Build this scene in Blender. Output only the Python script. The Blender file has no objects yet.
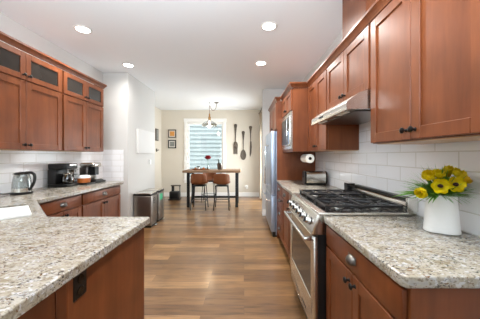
import bpy, bmesh, math, random
from mathutils import Vector, Matrix
random.seed(7)
PI = math.pi
S = bpy.context.scene
C = S.collection

# ------------------------------------------------------------------ camera, light, exposure
cam_d = bpy.data.cameras.new('camera'); cam = bpy.data.objects.new('camera', cam_d); C.objects.link(cam)
cam.location = (0, 0, 1.30); cam.rotation_euler = (PI/2, 0, 0)
cam_d.sensor_width = 36; cam_d.lens = 234/480*36
cam_d.shift_x = -4/480; cam_d.shift_y = -4/480
cam_d.clip_start = 0.05
S.camera = cam
S.view_settings.view_transform = 'Standard'; S.view_settings.look = 'None'
S.view_settings.gamma = 1; S.view_settings.use_curve_mapping = False
S.view_settings.exposure = 0.73
S.cycles.max_bounces = 10; S.cycles.diffuse_bounces = 6; S.cycles.glossy_bounces = 4
S.cycles.use_denoising = True
S.cycles.sample_clamp_indirect = 6

W = bpy.data.worlds.new('world'); S.world = W; W.use_nodes = True
bg = W.node_tree.nodes['Background']
bg.inputs[0].default_value = (0.96, 0.98, 1.0, 1); bg.inputs[1].default_value = 1.9
sun_d = bpy.data.lights.new('sun', 'SUN'); sun_d.energy = 2.4; sun_d.angle = .01; sun_d.color = (1, .97, .92)
sun = bpy.data.objects.new('sun', sun_d); C.objects.link(sun)
sun.rotation_euler = Vector((-.62, .22, -.80)).to_track_quat('-Z', 'Y').to_euler()

def area(name, loc, rot, sx, sy, watts, col, shape='RECTANGLE', spread=PI):
    d = bpy.data.lights.new(name, 'AREA'); d.shape = shape; d.size = sx; d.size_y = sy
    d.energy = watts; d.color = col; d.spread = spread
    o = bpy.data.objects.new(name, d); o.location = loc; o.rotation_euler = rot; C.objects.link(o); return o
# fill lamp added at an unseen door behind the camera; daylight through the door of the dining nook, and the far window
area('back_fill', (-0.7, -5.96, 1.25), (PI/2, 0, 0), 2.9, 2.2, 18, (0.76, 0.88, 1.0))
# added unseen fill lamp, aimed upward to brighten the ceiling
area('ceiling_fill', (-0.5, 0.1, 1.85), (math.radians(152), 0, 0), 0.9, 0.9, 60, (0.84, 0.93, 1.0))
area('daylight_nook', (0.75, 6.3, 1.15), (0, PI/2, 0), 1.9, 1.4, 88, (0.92, 0.96, 1.0))
LIGHTS = [(-1.833, 2.664), (0.278, 2.60), (0.264, 3.64), (-1.84, 3.72), (-1.84, 0.9), (0.28, 0.9), (-0.8, -0.8)]
for i, (x, y) in enumerate(LIGHTS):
    area('downlight', (x, y, 2.716), (0, 0, 0), 0.12, 0.12, (11, 14, 15, 3.5, 3, 8, 1)[i], (1.0, 0.97, 0.93), 'DISK', math.radians(150))

# ------------------------------------------------------------------ helpers
def bm_new(): return bmesh.new()
def box(bm, x0, x1, y0, y1, z0, z1, bev=0.0, seg=1):
    if x1 < x0: x0, x1 = x1, x0
    if y1 < y0: y0, y1 = y1, y0
    if z1 < z0: z0, z1 = z1, z0
    v = [bm.verts.new(p) for p in ((x0,y0,z0),(x1,y0,z0),(x1,y1,z0),(x0,y1,z0),(x0,y0,z1),(x1,y0,z1),(x1,y1,z1),(x0,y1,z1))]
    fs = [bm.faces.new([v[i] for i in q]) for q in ((3,2,1,0),(4,5,6,7),(0,1,5,4),(1,2,6,5),(2,3,7,6),(3,0,4,7))]
    if bev > 0:
        es = list({e for f in fs for e in f.edges})
        bmesh.ops.bevel(bm, geom=es, offset=bev, segments=seg, affect='EDGES', profile=0.5)
    return v
def frame_of(d):
    d = d.normalized(); a = Vector((0,0,1)) if abs(d.z) < 0.9 else Vector((1,0,0))
    u = d.cross(a).normalized(); return u, d.cross(u).normalized()
def loft(bm, rings, cap=True, closed=True):
    vs = [[bm.verts.new(p) for p in r] for r in rings]
    n = len(vs[0])
    for a, b in zip(vs, vs[1:]):
        for i in range(n if closed else n-1):
            j = (i+1) % n
            bm.faces.new((a[i], a[j], b[j], b[i]))
    if cap and closed:
        bm.faces.new(vs[0][::-1]); bm.faces.new(vs[-1])
    return vs
def cyl(bm, p0, p1, r0, r1=None, seg=20):
    p0 = Vector(p0); p1 = Vector(p1); r1 = r0 if r1 is None else r1
    u, w = frame_of(p1-p0)
    rings = [[p + r*(math.cos(t)*u + math.sin(t)*w) for t in [2*PI*k/seg for k in range(seg)]] for p, r in ((p0, r0), (p1, r1))]
    loft(bm, rings)
def tube(bm, pts, r, seg=10, smooth=0):
    pts = [Vector(p) for p in pts]
    for _ in range(smooth):
        q = [pts[0]]
        for a, b in zip(pts, pts[1:]): q += [a*.75+b*.25, a*.25+b*.75]
        q.append(pts[-1]); pts = q
    rings = []; u = None
    for i, p in enumerate(pts):
        d = (pts[min(i+1, len(pts)-1)] - pts[max(i-1, 0)]).normalized()
        if u is None: u, w = frame_of(d)
        else:
            u = (u - u.dot(d)*d).normalized(); w = d.cross(u).normalized()
        rr = r(i/(len(pts)-1)) if callable(r) else r
        rings.append([p + rr*(math.cos(t)*u + math.sin(t)*w) for t in [2*PI*k/seg for k in range(seg)]])
    loft(bm, rings)
def lathe(bm, prof, c=(0,0,0), seg=28, sx=1, sy=1, axis='z', cap=True):
    c = Vector(c); rings = []
    for r, h in prof:
        ring = []
        for k in range(seg):
            t = 2*PI*k/seg; a, b = r*math.cos(t)*sx, r*math.sin(t)*sy
            ring.append(c + (Vector((a, b, h)) if axis == 'z' else Vector((h, a, b)) if axis == 'x' else Vector((a, h, b))))
        rings.append(ring)
    loft(bm, rings, cap)
def prism(bm, poly, z0, z1, bev=0.0, axis='z', seg=2):
    def P(a, b, h): return (a, b, h) if axis == 'z' else (h, a, b) if axis == 'x' else (a, h, b)
    a = [bm.verts.new(P(x, y, z0)) for x, y in poly]; b = [bm.verts.new(P(x, y, z1)) for x, y in poly]
    n = len(poly); fs = [bm.faces.new(a[::-1]), bm.faces.new(b)]
    for i in range(n): fs.append(bm.faces.new((a[i], a[(i+1) % n], b[(i+1) % n], b[i])))
    if bev: bmesh.ops.bevel(bm, geom=list({e for f in fs for e in f.edges}), offset=bev, segments=seg, affect='EDGES', profile=0.5)
def ball(bm, c, r, s=(1,1,1), seg=14):
    m = Matrix.Translation(c) @ Matrix.Diagonal((r*s[0], r*s[1], r*s[2], 1))
    bmesh.ops.create_uvsphere(bm, u_segments=seg, v_segments=max(6, seg//2+2), radius=1, matrix=m)

def root_of(o):
    while o.parent: o = o.parent
    return o
def obj(name, bm, m, parent=None, ang=35, kind=None, label=None):
    bmesh.ops.recalc_face_normals(bm, faces=bm.faces[:])
    if parent is not None: bmesh.ops.translate(bm, verts=bm.verts[:], vec=-Vector(root_of(parent).location))
    me = bpy.data.meshes.new(name); bm.to_mesh(me); bm.free()
    me.shade_smooth(); me.set_sharp_from_angle(angle=math.radians(ang))
    o = bpy.data.objects.new(name, me); C.objects.link(o)
    if m is not None: me.materials.append(m)
    if parent is not None: o.parent = parent
    if kind: o['kind'] = kind
    if label: o['label'] = label
    return o
def thing(name, label, cat, loc=(0,0,0), group=None):
    o = bpy.data.objects.new(name, None); o.empty_display_size = .1; C.objects.link(o); o.location = loc
    o['label'] = label; o['category'] = cat
    if group: o['group'] = group
    return o
def tag(o, label, cat, group=None, kind=None):
    o['label'] = label; o['category'] = cat
    if group: o['group'] = group
    if kind: o['kind'] = kind
    return o
def struct(name, bm, m, label=None): return obj(name, bm, m, None, kind='structure', label=label)
def dup(root, loc=None, rotz=0, label=None, group=None, scale=None):
    r = root.copy(); C.objects.link(r)
    if loc: r.location = loc
    r.rotation_euler = (0, 0, rotz)
    if scale: r.scale = scale
    if label: r['label'] = label
    if group: r['group'] = group
    for ch in list(root.children):
        c = ch.copy(); C.objects.link(c); c.parent = r
        for g in ch.children:
            d = g.copy(); C.objects.link(d); d.parent = c
    return r
def one(name, m, parent, fn, *a, **k):
    b = bm_new(); fn(b, *a, **k); return obj(name, b, m, parent)

# ------------------------------------------------------------------ materials
class NT:
    def __init__(s, name):
        s.m = bpy.data.materials.new(name); s.m.use_nodes = True; s.t = s.m.node_tree; s.b = s.t.nodes['Principled BSDF']
    def n(s, typ, **k):
        x = s.t.nodes.new(typ)
        for a, b in k.items():
            if a.startswith('i_'): x.inputs[a[2:].replace('_', ' ')].default_value = b
            else: setattr(x, a, b)
        return x
    def l(s, a, b): s.t.links.new(a, b)
    def ramp(s, fac, stops, interp='LINEAR'):
        r = s.n('ShaderNodeValToRGB'); r.color_ramp.interpolation = interp
        e = r.color_ramp.elements
        while len(e) < len(stops): e.new(0.5)
        for x, (p, c) in zip(e, stops): x.position = p; x.color = (*c, 1) if len(c) == 3 else c
        s.l(fac, r.inputs[0]); return r
    def mix(s, fac, a, b, mode='MIX'):
        x = s.n('ShaderNodeMix', data_type='RGBA', blend_type=mode)
        for sock, v in ((x.inputs[0], fac), (x.inputs[6], a), (x.inputs[7], b)):
            if hasattr(v, 'is_output'): s.l(v, sock)
            else: sock.default_value = v if not isinstance(v, tuple) else (*v, 1)
        return x.outputs[2]
def lin(r, g, b): return tuple(((c/255+.055)/1.055)**2.4 if c/255 > .04045 else c/255/12.92 for c in (r, g, b))
def plain(name, col, rough=.5, metal=0, coat=0, bump=0, bscale=60, emit=None, var=.06):
    t = NT(name); b = t.b
    b.inputs['Roughness'].default_value = rough; b.inputs['Metallic'].default_value = metal
    b.inputs['Coat Weight'].default_value = coat
    tc = t.n('ShaderNodeTexCoord'); nz = t.n('ShaderNodeTexNoise', i_Scale=bscale, i_Detail=3.0); t.l(tc.outputs['Object'], nz.inputs['Vector'])
    c2 = tuple(max(0, c*(1-var*2)) for c in col)
    t.l(t.mix(nz.outputs['Fac'], c2, tuple(min(1, c*(1+var)) for c in col)), b.inputs['Base Color'])
    if bump:
        bp = t.n('ShaderNodeBump', i_Strength=bump, i_Distance=.002); t.l(nz.outputs['Fac'], bp.inputs['Height']); t.l(bp.outputs[0], b.inputs['Normal'])
    if emit:
        b.inputs['Emission Color'].default_value = (*emit[0], 1); b.inputs['Emission Strength'].default_value = emit[1]
    return t.m
def wood(name, c1, c2, c3, rough=.34, axis='z', grain=1.0, coat=.25):
    t = NT(name); b = t.b
    tc = t.n('ShaderNodeTexCoord'); oi = t.n('ShaderNodeObjectInfo')
    mp = t.n('ShaderNodeMapping'); sc = {'z': (9, 9, .9), 'y': (9, .9, 9), 'x': (.9, 9, 9)}[axis]
    mp.inputs['Scale'].default_value = sc
    ad = t.n('ShaderNodeVectorMath', operation='ADD')
    ml = t.n('ShaderNodeMath', operation='MULTIPLY'); ml.inputs[1].default_value = 7.0; t.l(oi.outputs['Random'], ml.inputs[0])
    t.l(tc.outputs['Object'], ad.inputs[0]); t.l(ml.outputs[0], ad.inputs[1]); t.l(ad.outputs[0], mp.inputs['Vector'])
    n1 = t.n('ShaderNodeTexNoise', i_Scale=1.6, i_Detail=3.0, i_Distortion=.8); t.l(mp.outputs[0], n1.inputs['Vector'])
    n2 = t.n('ShaderNodeTexNoise', i_Scale=12.0*grain, i_Detail=5.0, i_Roughness=.65); t.l(mp.outputs[0], n2.inputs['Vector'])
    n3 = t.n('ShaderNodeTexNoise', i_Scale=5.0, i_Detail=2.0); t.l(ad.outputs[0], n3.inputs['Vector'])
    r1 = t.ramp(n1.outputs['Fac'], [(.3, c1), (.7, c2)])
    r2 = t.ramp(n2.outputs['Fac'], [(.35, (0,0,0)), (.7, (1,1,1))])
    mm = t.n('ShaderNodeMath', operation='MULTIPLY'); mm.inputs[1].default_value = .2; t.l(r2.outputs[0], mm.inputs[0])
    c = t.mix(mm.outputs[0], r1.outputs[0], c3)
    m3 = t.ramp(n3.outputs['Fac'], [(.35, (.84,.84,.84)), (.65, (1.1,1.1,1.1))])
    t.l(t.mix(1.0, c, m3.outputs[0], 'MULTIPLY'), b.inputs['Base Color'])
    b.inputs['Roughness'].default_value = rough; b.inputs['Coat Weight'].default_value = coat; b.inputs['Coat Roughness'].default_value = .25; b.inputs['Specular IOR Level'].default_value = .32
    bp = t.n('ShaderNodeBump', i_Strength=.06, i_Distance=.001); t.l(n2.outputs['Fac'], bp.inputs['Height']); t.l(bp.outputs[0], b.inputs['Normal'])
    return t.m
M = {}
M['wood'] = wood('cherry_stained_wood', lin(108,56,28), lin(126,70,37), lin(86,41,20), rough=.4, coat=.12)
M['bottom'] = wood('maple_underside', lin(196,150,96), lin(206,164,112), lin(180,134,84), axis='y')
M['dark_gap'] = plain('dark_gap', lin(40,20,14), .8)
M['tabletop'] = wood('rustic_tabletop', lin(142,110,82), lin(164,132,104), lin(100,72,52), axis='x', rough=.5, coat=0)
M['wall'] = plain('cream_paint', lin(216,208,194), .85, bump=.05, bscale=220, var=.008)
M['wall_daylit'] = plain('wall_paint_daylit', lin(212,211,208), .85, bump=.05, bscale=220, var=.008)  # cool daylight tint painted into the colour of the kitchen walls
M['steel_dark'] = plain('dull_steel', lin(150,144,138), .33, 1, var=.05)
M['ceil'] = plain('ceiling_paint', lin(240,243,246), .9, bump=.08, bscale=180, var=.008)
M['trim'] = plain('white_trim_paint', lin(240,238,234), .45, var=.01)
M['steel'] = plain('brushed_steel', lin(216,213,206), .27, 1, var=.03, bscale=20)
M['steel_blue'] = plain('fridge_steel', lin(170,184,204), .36, .75, var=.03, bscale=14)
M['chrome'] = plain('chrome', lin(225,225,225), .10, 1, var=.01)
M['pewter'] = plain('antique_pewter', lin(120,116,112), .3, 1, var=.1)
M['bronze'] = plain('oil_rubbed_bronze', lin(30,26,24), .32, .6, var=.1)
M['iron'] = plain('cast_iron', lin(20,21,25), .32, .0, bump=.1, bscale=300)
M['enamel'] = plain('black_enamel', lin(14,15,18), .16)
M['blk'] = plain('black_plastic', lin(11,11,12), .38)
M['blackgloss'] = plain('black_glass', lin(12,12,14), .06, coat=.5)
M['ovenglass'] = plain('oven_window_glass', lin(44,32,24), .12)
M['ovenglass'].node_tree.nodes['Principled BSDF'].inputs['Specular IOR Level'].default_value = .25
M['white'] = plain('white_plastic', lin(240,240,238), .4, var=.01)
M['panelwhite'] = plain('matte_white_panel', lin(226,226,224), .7, var=.01)
M['porcelain'] = plain('white_porcelain', lin(246,246,244), .28, coat=.3, var=.01)
M['paper'] = plain('paper_towel', lin(244,240,230), .95, bump=.4, bscale=150, var=.02)
M['leather'] = plain('tan_leather', lin(122,68,31), .6, bump=.25, bscale=90, var=.12)
M['blackmetal'] = plain('matte_black_metal', lin(14,14,16), .45, .3)
M['gunmetal'] = plain('cast_grey_metal', lin(96,86,76), .45, .7, bump=.3, bscale=50, var=.15)
M['brass'] = plain('aged_brass', lin(176,134,84), .3, 1)
M['cord'] = plain('brown_fabric_cord', lin(120,88,64), .8)
M['yellow'] = plain('yellow_petal', lin(255,230,20), .5, var=.12, bscale=40)
M['amberpetal'] = plain('deep_yellow_petal', lin(252,206,20), .5, var=.15, bscale=40)
M['petalheart'] = plain('dark_flower_heart', lin(48,22,14), .8)
M['green'] = plain('leaf_green', lin(120,180,66), .5, var=.2, bscale=30)
M['stem'] = plain('stem_green', lin(84,130,60), .55)
M['red'] = plain('red_petal', lin(170,24,38), .6, var=.2, bscale=60)
M['teal'] = plain('green_sticker', lin(70,190,140), .5)
M['label'] = plain('pale_label', lin(236,232,224), .6)
M['amber'] = plain('amber_snack', lin(190,104,44), .4, var=.2, bscale=80)
M['orange'] = plain('orange_print', lin(230,160,80), .7, var=.2, bscale=20)
M['greyprint'] = plain('grey_print', lin(150,152,146), .7, var=.3, bscale=14)
M['curtain'] = plain('cream_curtain', lin(224,212,194), .9, bump=.1)
M['siding'] = plain('blue_grey_siding', lin(156,168,170), .7, var=.02)
M['bulb'] = plain('lamp_bulb', (1,.9,.7), .4, emit=((1,.82,.6), 6))
M['diff'] = plain('lit_lens', (1,1,1), .4, emit=((1,.97,.92), 12))
M['sinkwhite'] = plain('sink_enamel', lin(232,238,242), .2, coat=.4, var=.01)
M['cork'] = plain('wood_tray', lin(150,96,60), .6, var=.15)
M['bottle'] = plain('green_bottle', lin(34,48,38), .12)

def glass(name, col=(1,1,1), gloss=.10, rough=.03):
    t = NT(name); nt = t.t; nt.nodes.remove(t.b); out = nt.nodes['Material Output']
    tr = t.n('ShaderNodeBsdfTransparent'); tr.inputs[0].default_value = (*col, 1)
    gl = t.n('ShaderNodeBsdfGlossy'); gl.inputs['Roughness'].default_value = rough
    lw = t.n('ShaderNodeLayerWeight', i_Blend=.5); mp = t.n('ShaderNodeMapRange'); mp.inputs[3].default_value = gloss; mp.inputs[4].default_value = .7
    t.l(lw.outputs['Facing'], mp.inputs[0])
    mx = t.n('ShaderNodeMixShader'); t.l(mp.outputs[0], mx.inputs[0]); t.l(tr.outputs[0], mx.inputs[1]); t.l(gl.outputs[0], mx.inputs[2])
    t.l(mx.outputs[0], out.inputs[0]); return t.m
M['glass'] = glass('clear_glass', (.95,.97,.97), .06)
M['kettleglass'] = glass('kettle_glass', (.82,.85,.85), .05)
M['shadeglass'] = glass('shade_glass', (.86,.86,.83), .22, .1)
M['carafe'] = glass('carafe_glass', (.45,.45,.45), .08)
t = NT('cabinet_grey_glass'); t.b.inputs['Base Color'].default_value = (*lin(74,70,66), 1); t.b.inputs['Roughness'].default_value = .12
tc = t.n('ShaderNodeTexCoord'); nz = t.n('ShaderNodeTexNoise', i_Scale=3.0); t.l(tc.outputs['Object'], nz.inputs['Vector'])
r = t.ramp(nz.outputs['Fac'], [(.3, lin(30,26,23)), (.7, lin(54,48,43))]); t.l(r.outputs[0], t.b.inputs['Base Color']); M['cabglass'] = t.m

# granite
t = NT('speckled_granite'); b = t.b
g = t.n('ShaderNodeNewGeometry')
def noise(scale, detail=4.0, rough=.6, dist=0.0, off=0.0, stretch=None):
    mp = t.n('ShaderNodeMapping'); mp.inputs['Location'].default_value = (off, off*.7, off*.3)
    if stretch: mp.inputs['Scale'].default_value = stretch
    t.l(g.outputs['Position'], mp.inputs['Vector'])
    n = t.n('ShaderNodeTexNoise', i_Scale=scale, i_Detail=detail, i_Roughness=rough, i_Distortion=dist); t.l(mp.outputs[0], n.inputs['Vector']); return n.outputs['Fac']
base = t.ramp(noise(21, 5, .7, .5, 0, (.7, 1, 1)), [(.32, lin(160,146,120)), (.45, lin(192,182,160)), (.56, lin(206,200,186)), (.70, lin(184,184,182))])
f1 = t.ramp(noise(90, 3, .6, .4, 3, (.7, 1, 1)), [(.54, (0,0,0)), (.62, (1,1,1))])
c = t.mix(f1.outputs[0], base.outputs[0], lin(156,144,126))
f4 = t.ramp(noise(66, 2, .5, .3, 31, (.7, 1, 1)), [(.60, (0,0,0)), (.65, (1,1,1))])
c = t.mix(f4.outputs[0], c, lin(224,222,218))
f3 = t.ramp(noise(78, 2, .5, .6, 17, (.6, 1, 1)), [(.645, (0,0,0)), (.68, (1,1,1))])
c = t.mix(f3.outputs[0], c, lin(138,104,70))
f2 = t.ramp(noise(125, 4, .65, .4, 9, (.6, 1, 1)), [(.555, (0,0,0)), (.60, (1,1,1))])
f5 = t.ramp(noise(14, 2, .5, .3, 5), [(.42, (0,0,0)), (.54, (1,1,1))])
mk = t.n('ShaderNodeMath', operation='MULTIPLY'); t.l(f2.outputs[0], mk.inputs[0]); t.l(f5.outputs[0], mk.inputs[1])
c = t.mix(mk.outputs[0], c, lin(62,58,60))
c = t.mix(1.0, c, (.67,.67,.69), 'MULTIPLY')
t.l(c, b.inputs['Base Color']); b.inputs['Roughness'].default_value = .16; b.inputs['Specular IOR Level'].default_value = .5
M['granite'] = t.m

# subway tile
def tile(name, ax):
    global t
    t = NT(name); b = t.b
    g = t.n('ShaderNodeNewGeometry'); sp = t.n('ShaderNodeSeparateXYZ'); t.l(g.outputs['Position'], sp.inputs[0])
    cb = t.n('ShaderNodeCombineXYZ'); t.l(sp.outputs[ax], cb.inputs[0])
    sb = t.n('ShaderNodeMath', operation='SUBTRACT'); sb.inputs[1].default_value = .914; t.l(sp.outputs[2], sb.inputs[0]); t.l(sb.outputs[0], cb.inputs[1])
    br = t.n('ShaderNodeTexBrick'); br.offset = .5
    for k, v in (('Scale', 1.0), ('Mortar Size', .0035), ('Mortar Smooth', .1), ('Brick Width', .305), ('Row Height', .102), ('Bias', 0.0)): br.inputs[k].default_value = v
    br.inputs['Color1'].default_value = (*lin(250,251,253), 1); br.inputs['Color2'].default_value = (*lin(247,248,250), 1); br.inputs['Mortar'].default_value = (*lin(226,225,221), 1)
    t.l(cb.outputs[0], br.inputs['Vector']); t.l(br.outputs['Color'], b.inputs['Base Color'])
    b.inputs['Roughness'].default_value = .14
    nz = t.n('ShaderNodeTexNoise', i_Scale=9.0, i_Detail=1.0); t.l(g.outputs['Position'], nz.inputs['Vector'])
    b1 = t.n('ShaderNodeBump', i_Strength=.25, i_Distance=.006); t.l(nz.outputs['Fac'], b1.inputs['Height'])
    b2 = t.n('ShaderNodeBump', invert=True, i_Strength=.6, i_Distance=.002); t.l(br.outputs['Fac'], b2.inputs['Height']); t.l(b1.outputs[0], b2.inputs['Normal']); t.l(b2.outputs[0], b.inputs['Normal'])
    return t.m
M['tile_y'] = tile('white_subway_tile_side', 1); M['tile_x'] = tile('white_subway_tile_return', 0)

# plank floor (boards run across the room)
t = NT('oak_plank_floor'); b = t.b
g = t.n('ShaderNodeNewGeometry'); sp = t.n('ShaderNodeSeparateXYZ'); t.l(g.outputs['Position'], sp.inputs[0])
cb = t.n('ShaderNodeCombineXYZ'); t.l(sp.outputs[0], cb.inputs[0]); t.l(sp.outputs[1], cb.inputs[1])
br = t.n('ShaderNodeTexBrick'); br.offset = .37; br.offset_frequency = 2
for k, v in (('Scale', 1.0), ('Mortar Size', .0016), ('Mortar Smooth', .3), ('Brick Width', .95), ('Row Height', .127), ('Bias', 0.0)): br.inputs[k].default_value = v
br.inputs['Color1'].default_value = (0,0,0,1); br.inputs['Color2'].default_value = (1,1,1,1); br.inputs['Mortar'].default_value = (.5,.5,.5,1)
t.l(cb.outputs[0], br.inputs['Vector'])
bc = t.ramp(br.outputs['Color'], [(0, lin(106,74,42)), (.35, lin(124,89,53)), (.7, lin(140,104,65)), (1, lin(156,119,78))])
mp = t.n('ShaderNodeMapping'); mp.inputs['Scale'].default_value = (1.6, 16, 1)
va = t.n('ShaderNodeVectorMath', operation='ADD'); t.l(cb.outputs[0], va.inputs[0]); t.l(br.outputs['Color'], va.inputs[1]); t.l(va.outputs[0], mp.inputs['Vector'])
n1 = t.n('ShaderNodeTexNoise', i_Scale=2.2, i_Detail=6.0, i_Roughness=.62, i_Distortion=.6); t.l(mp.outputs[0], n1.inputs['Vector'])
gr = t.ramp(n1.outputs['Fac'], [(.3, (.55,.52,.48)), (.5, (.95,.95,.95)), (.72, (1.2,1.18,1.14))])
c = t.mix(1.0, bc.outputs[0], gr.outputs[0], 'MULTIPLY')
n2 = t.n('ShaderNodeTexNoise', i_Scale=2.0, i_Detail=2.0); t.l(g.outputs['Position'], n2.inputs['Vector'])
pr = t.ramp(n2.outputs['Fac'], [(.35, (.86,.85,.84)), (.65, (1.08,1.08,1.08))])
c = t.mix(1.0, c, pr.outputs[0], 'MULTIPLY')
c = t.mix(br.outputs['Fac'], c, lin(84,56,38))
t.l(c, b.inputs['Base Color']); b.inputs['Roughness'].default_value = .36; b.inputs['Specular IOR Level'].default_value = .35; b.inputs['Coat Weight'].default_value = .6; b.inputs['Coat Roughness'].default_value = .2
bp = t.n('ShaderNodeBump', i_Strength=.15, i_Distance=.003); t.l(n1.outputs['Fac'], bp.inputs['Height'])
bq = t.n('ShaderNodeBump', invert=True, i_Strength=.4, i_Distance=.001); t.l(br.outputs['Fac'], bq.inputs['Height']); t.l(bp.outputs[0], bq.inputs['Normal']); t.l(bq.outputs[0], b.inputs['Normal'])
M['floor'] = t.m

# ------------------------------------------------------------------ the room
CZ = 2.74; XR = 1.12; XL = -2.44; YB = -6.0; YF = 7.42; CT = .914
b = bm_new(); box(b, -2.9, 1.3, YB-.1, YF+.1, -.08, 0); struct('floor', b, M['floor'])
b = bm_new(); box(b, -2.9, 1.3, YB-.1, YF+.1, CZ, CZ+.1); struct('ceiling', b, M['ceil'])
b = bm_new(); box(b, XR+.008, XR+.1, YB, 5.07, 0, CZ); struct('wall_right', b, M['wall_daylit'])
b = bm_new(); box(b, XL-.1, XL-.008, YB, 4.06, 0, CZ); struct('wall_left', b, M['wall_daylit'])
b = bm_new(); box(b, -2.74, -2.01, 4.06, 5.28, 0, CZ, .012, 2); struct('wall_left_middle', b, M['wall_daylit'])
b = bm_new(); box(b, -2.72, -2.62, 5.28, YF, 0, CZ); struct('wall_left_nook', b, M['wall'])
b = bm_new(); box(b, .40, 1.22, 5.07, 5.20, 0, CZ, .012, 2); struct('wall_right_middle', b, M['wall_daylit'])
WX0, WX1, WZ0, WZ1 = -1.80, -.66, .56, 2.36
b = bm_new()
box(b, -2.72, WX0, YF, YF+.12, 0, CZ); box(b, WX1, .68, YF, YF+.12, 0, CZ); box(b, WX0, WX1, YF, YF+.12, 0, WZ0); box(b, WX0, WX1, YF, YF+.12, WZ1, CZ)
struct('wall_front', b, M['wall'])
b = bm_new()
box(b, .56, .66, 5.20, 5.6, 0, CZ); box(b, .56, .66, 7.0, YF, 0, CZ); box(b, .56, .66, 5.6, 7.0, 2.1, CZ)
struct('wall_right_nook', b, M['wall'])
b = bm_new()
box(b, XL-.1, -2.15, YB-.1, YB, 0, CZ); box(b, .75, XR+.1, YB-.1, YB, 0, CZ); box(b, -2.15, .75, YB-.1, YB, 2.4, CZ)
struct('wall_back', b, M['wall'])
# glass doors (one unseen behind the camera, added to let light in, one in the nook)
def glassdoor(name, ax, fixed, a0, a1, z1):
    fr = bm_new(); w = .07
    def bb(bm, p, q, z0, zz, th=.03):
        if ax == 'x': box(bm, p, q, fixed-th, fixed+th, z0, zz, .004)
        else: box(bm, fixed-th, fixed+th, p, q, z0, zz, .004)
    mid = (a0+a1)/2
    for p, q in ((a0, a0+w), (a1-w, a1), (mid-w/2, mid+w/2)): bb(fr, p, q, 0, z1)
    bb(fr, a0+w, mid-w/2, 0, w); bb(fr, mid+w/2, a1-w, 0, w); bb(fr, a0+w, mid-w/2, z1-w, z1); bb(fr, mid+w/2, a1-w, z1-w, z1)
    o = struct(name, fr, M['trim'])
    gp = bm_new(); bb(gp, a0+w, mid-w/2, w, z1-w, .004); bb(gp, mid+w/2, a1-w, w, z1-w, .004)
    obj('glass_pane', gp, M['glass'], o)
    h = bm_new(); s = -1 if ax == 'y' else 1
    if ax == 'y': box(h, fixed-.06, fixed-.03, mid+.02, mid+.05, .95, 1.15, .006)
    else: box(h, mid+.02, mid+.05, fixed+.03, fixed+.06, .95, 1.15, .006)
    obj('door_handle', h, M['bronze'], o)
glassdoor('door_1', 'y', .61, 5.6, 7.0, 2.1)
glassdoor('added_door_2', 'x', YB-.05, -2.15, .75, 2.4)
# far window: casing, sash, pane
b = bm_new(); cw = .09
box(b, WX0-cw, WX0, YF-.022, YF, WZ0-.02, WZ1, .004); box(b, WX1, WX1+cw, YF-.022, YF, WZ0-.02, WZ1, .004)
box(b, WX0-cw-.015, WX1+cw+.015, YF-.026, YF, WZ1, WZ1+.11, .004)
win = struct('window_1', b, M['trim'], 'white cased window in the far wall, blue-grey siding outside')
b = bm_new(); box(b, WX0-cw-.02, WX1+cw+.02, YF-.06, YF+.02, WZ0-.05, WZ0-.018, .005); box(b, WX0-cw, WX1+cw, YF-.02, YF, WZ0-.13, WZ0-.05, .003)
obj('window_sill', b, M['trim'], win)
b = bm_new(); f = .05
for p, q, r0, r1 in ((WX0, WX0+f, WZ0, WZ1), (WX1-f, WX1, WZ0, WZ1), (WX0+f, WX1-f, WZ0, WZ0+f), (WX0+f, WX1-f, WZ1-f-.02, WZ1)):
    box(b, p, q, YF+.03, YF+.09, r0, r1, .004)
obj('window_sash', b, M['trim'], win)
b = bm_new(); box(b, WX0+f, WX1-f, YF+.056, YF+.064, WZ0+f, WZ1-f); obj('glass_pane', b, M['glass'], win)
# baseboards
def bb_(name, *a):
    b = bm_new(); box(b, *a, .004); return struct(name, b, M['trim'])
bb_('baseboard_front', -2.62, .56, YF-.016, YF, 0, .13)
bb_('baseboard_left', -2.01, -1.994, 4.06, 5.28, 0, .13)
bb_('baseboard_left_nook', -2.62, -2.604, 5.28, YF-.016, 0, .13)
bb_('baseboard_left_front', -2.432, -2.01, 4.044, 4.06, 0, .13)
bb_('baseboard_right', .40, 1.12, 5.054, 5.07, 0, .13)
bb_('baseboard_right_nook', .544, .56, 7.0, YF-.016, 0, .13)
# tile
b = bm_new(); box(b, XR, XR+.008, .3, 3.67, CT, 1.75); struct('trim_1', b, M['tile_y'], 'white glossy subway tile behind the gas range and right counter')
b = bm_new(); box(b, XL-.008, XL, .3, 4.06, .86, 1.40); struct('trim_2', b, M['tile_y'], 'white subway tile behind the kettle and coffee makers')
b = bm_new(); box(b, XL, -2.09, 4.052, 4.06, .86, 1.40); struct('trim_3', b, M['tile_x'], 'short return of white tile past the left cabinets')
# neighbour's wall beyond the window: real lap boards
b = bm_new(); hb = .168; k = 0; z = -.2
while z < 4.2:
    prism(b, [(9.56, z), (9.49, z), (9.538, z+hb+.01), (9.55, z+hb+.01)], -5.0, 2.6, axis='x'); z += hb
o = obj('neighbouring_house_wall', b, M['siding'], None); tag(o, 'pale blue-grey lap siding of the house seen through the far window', 'house')
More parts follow.
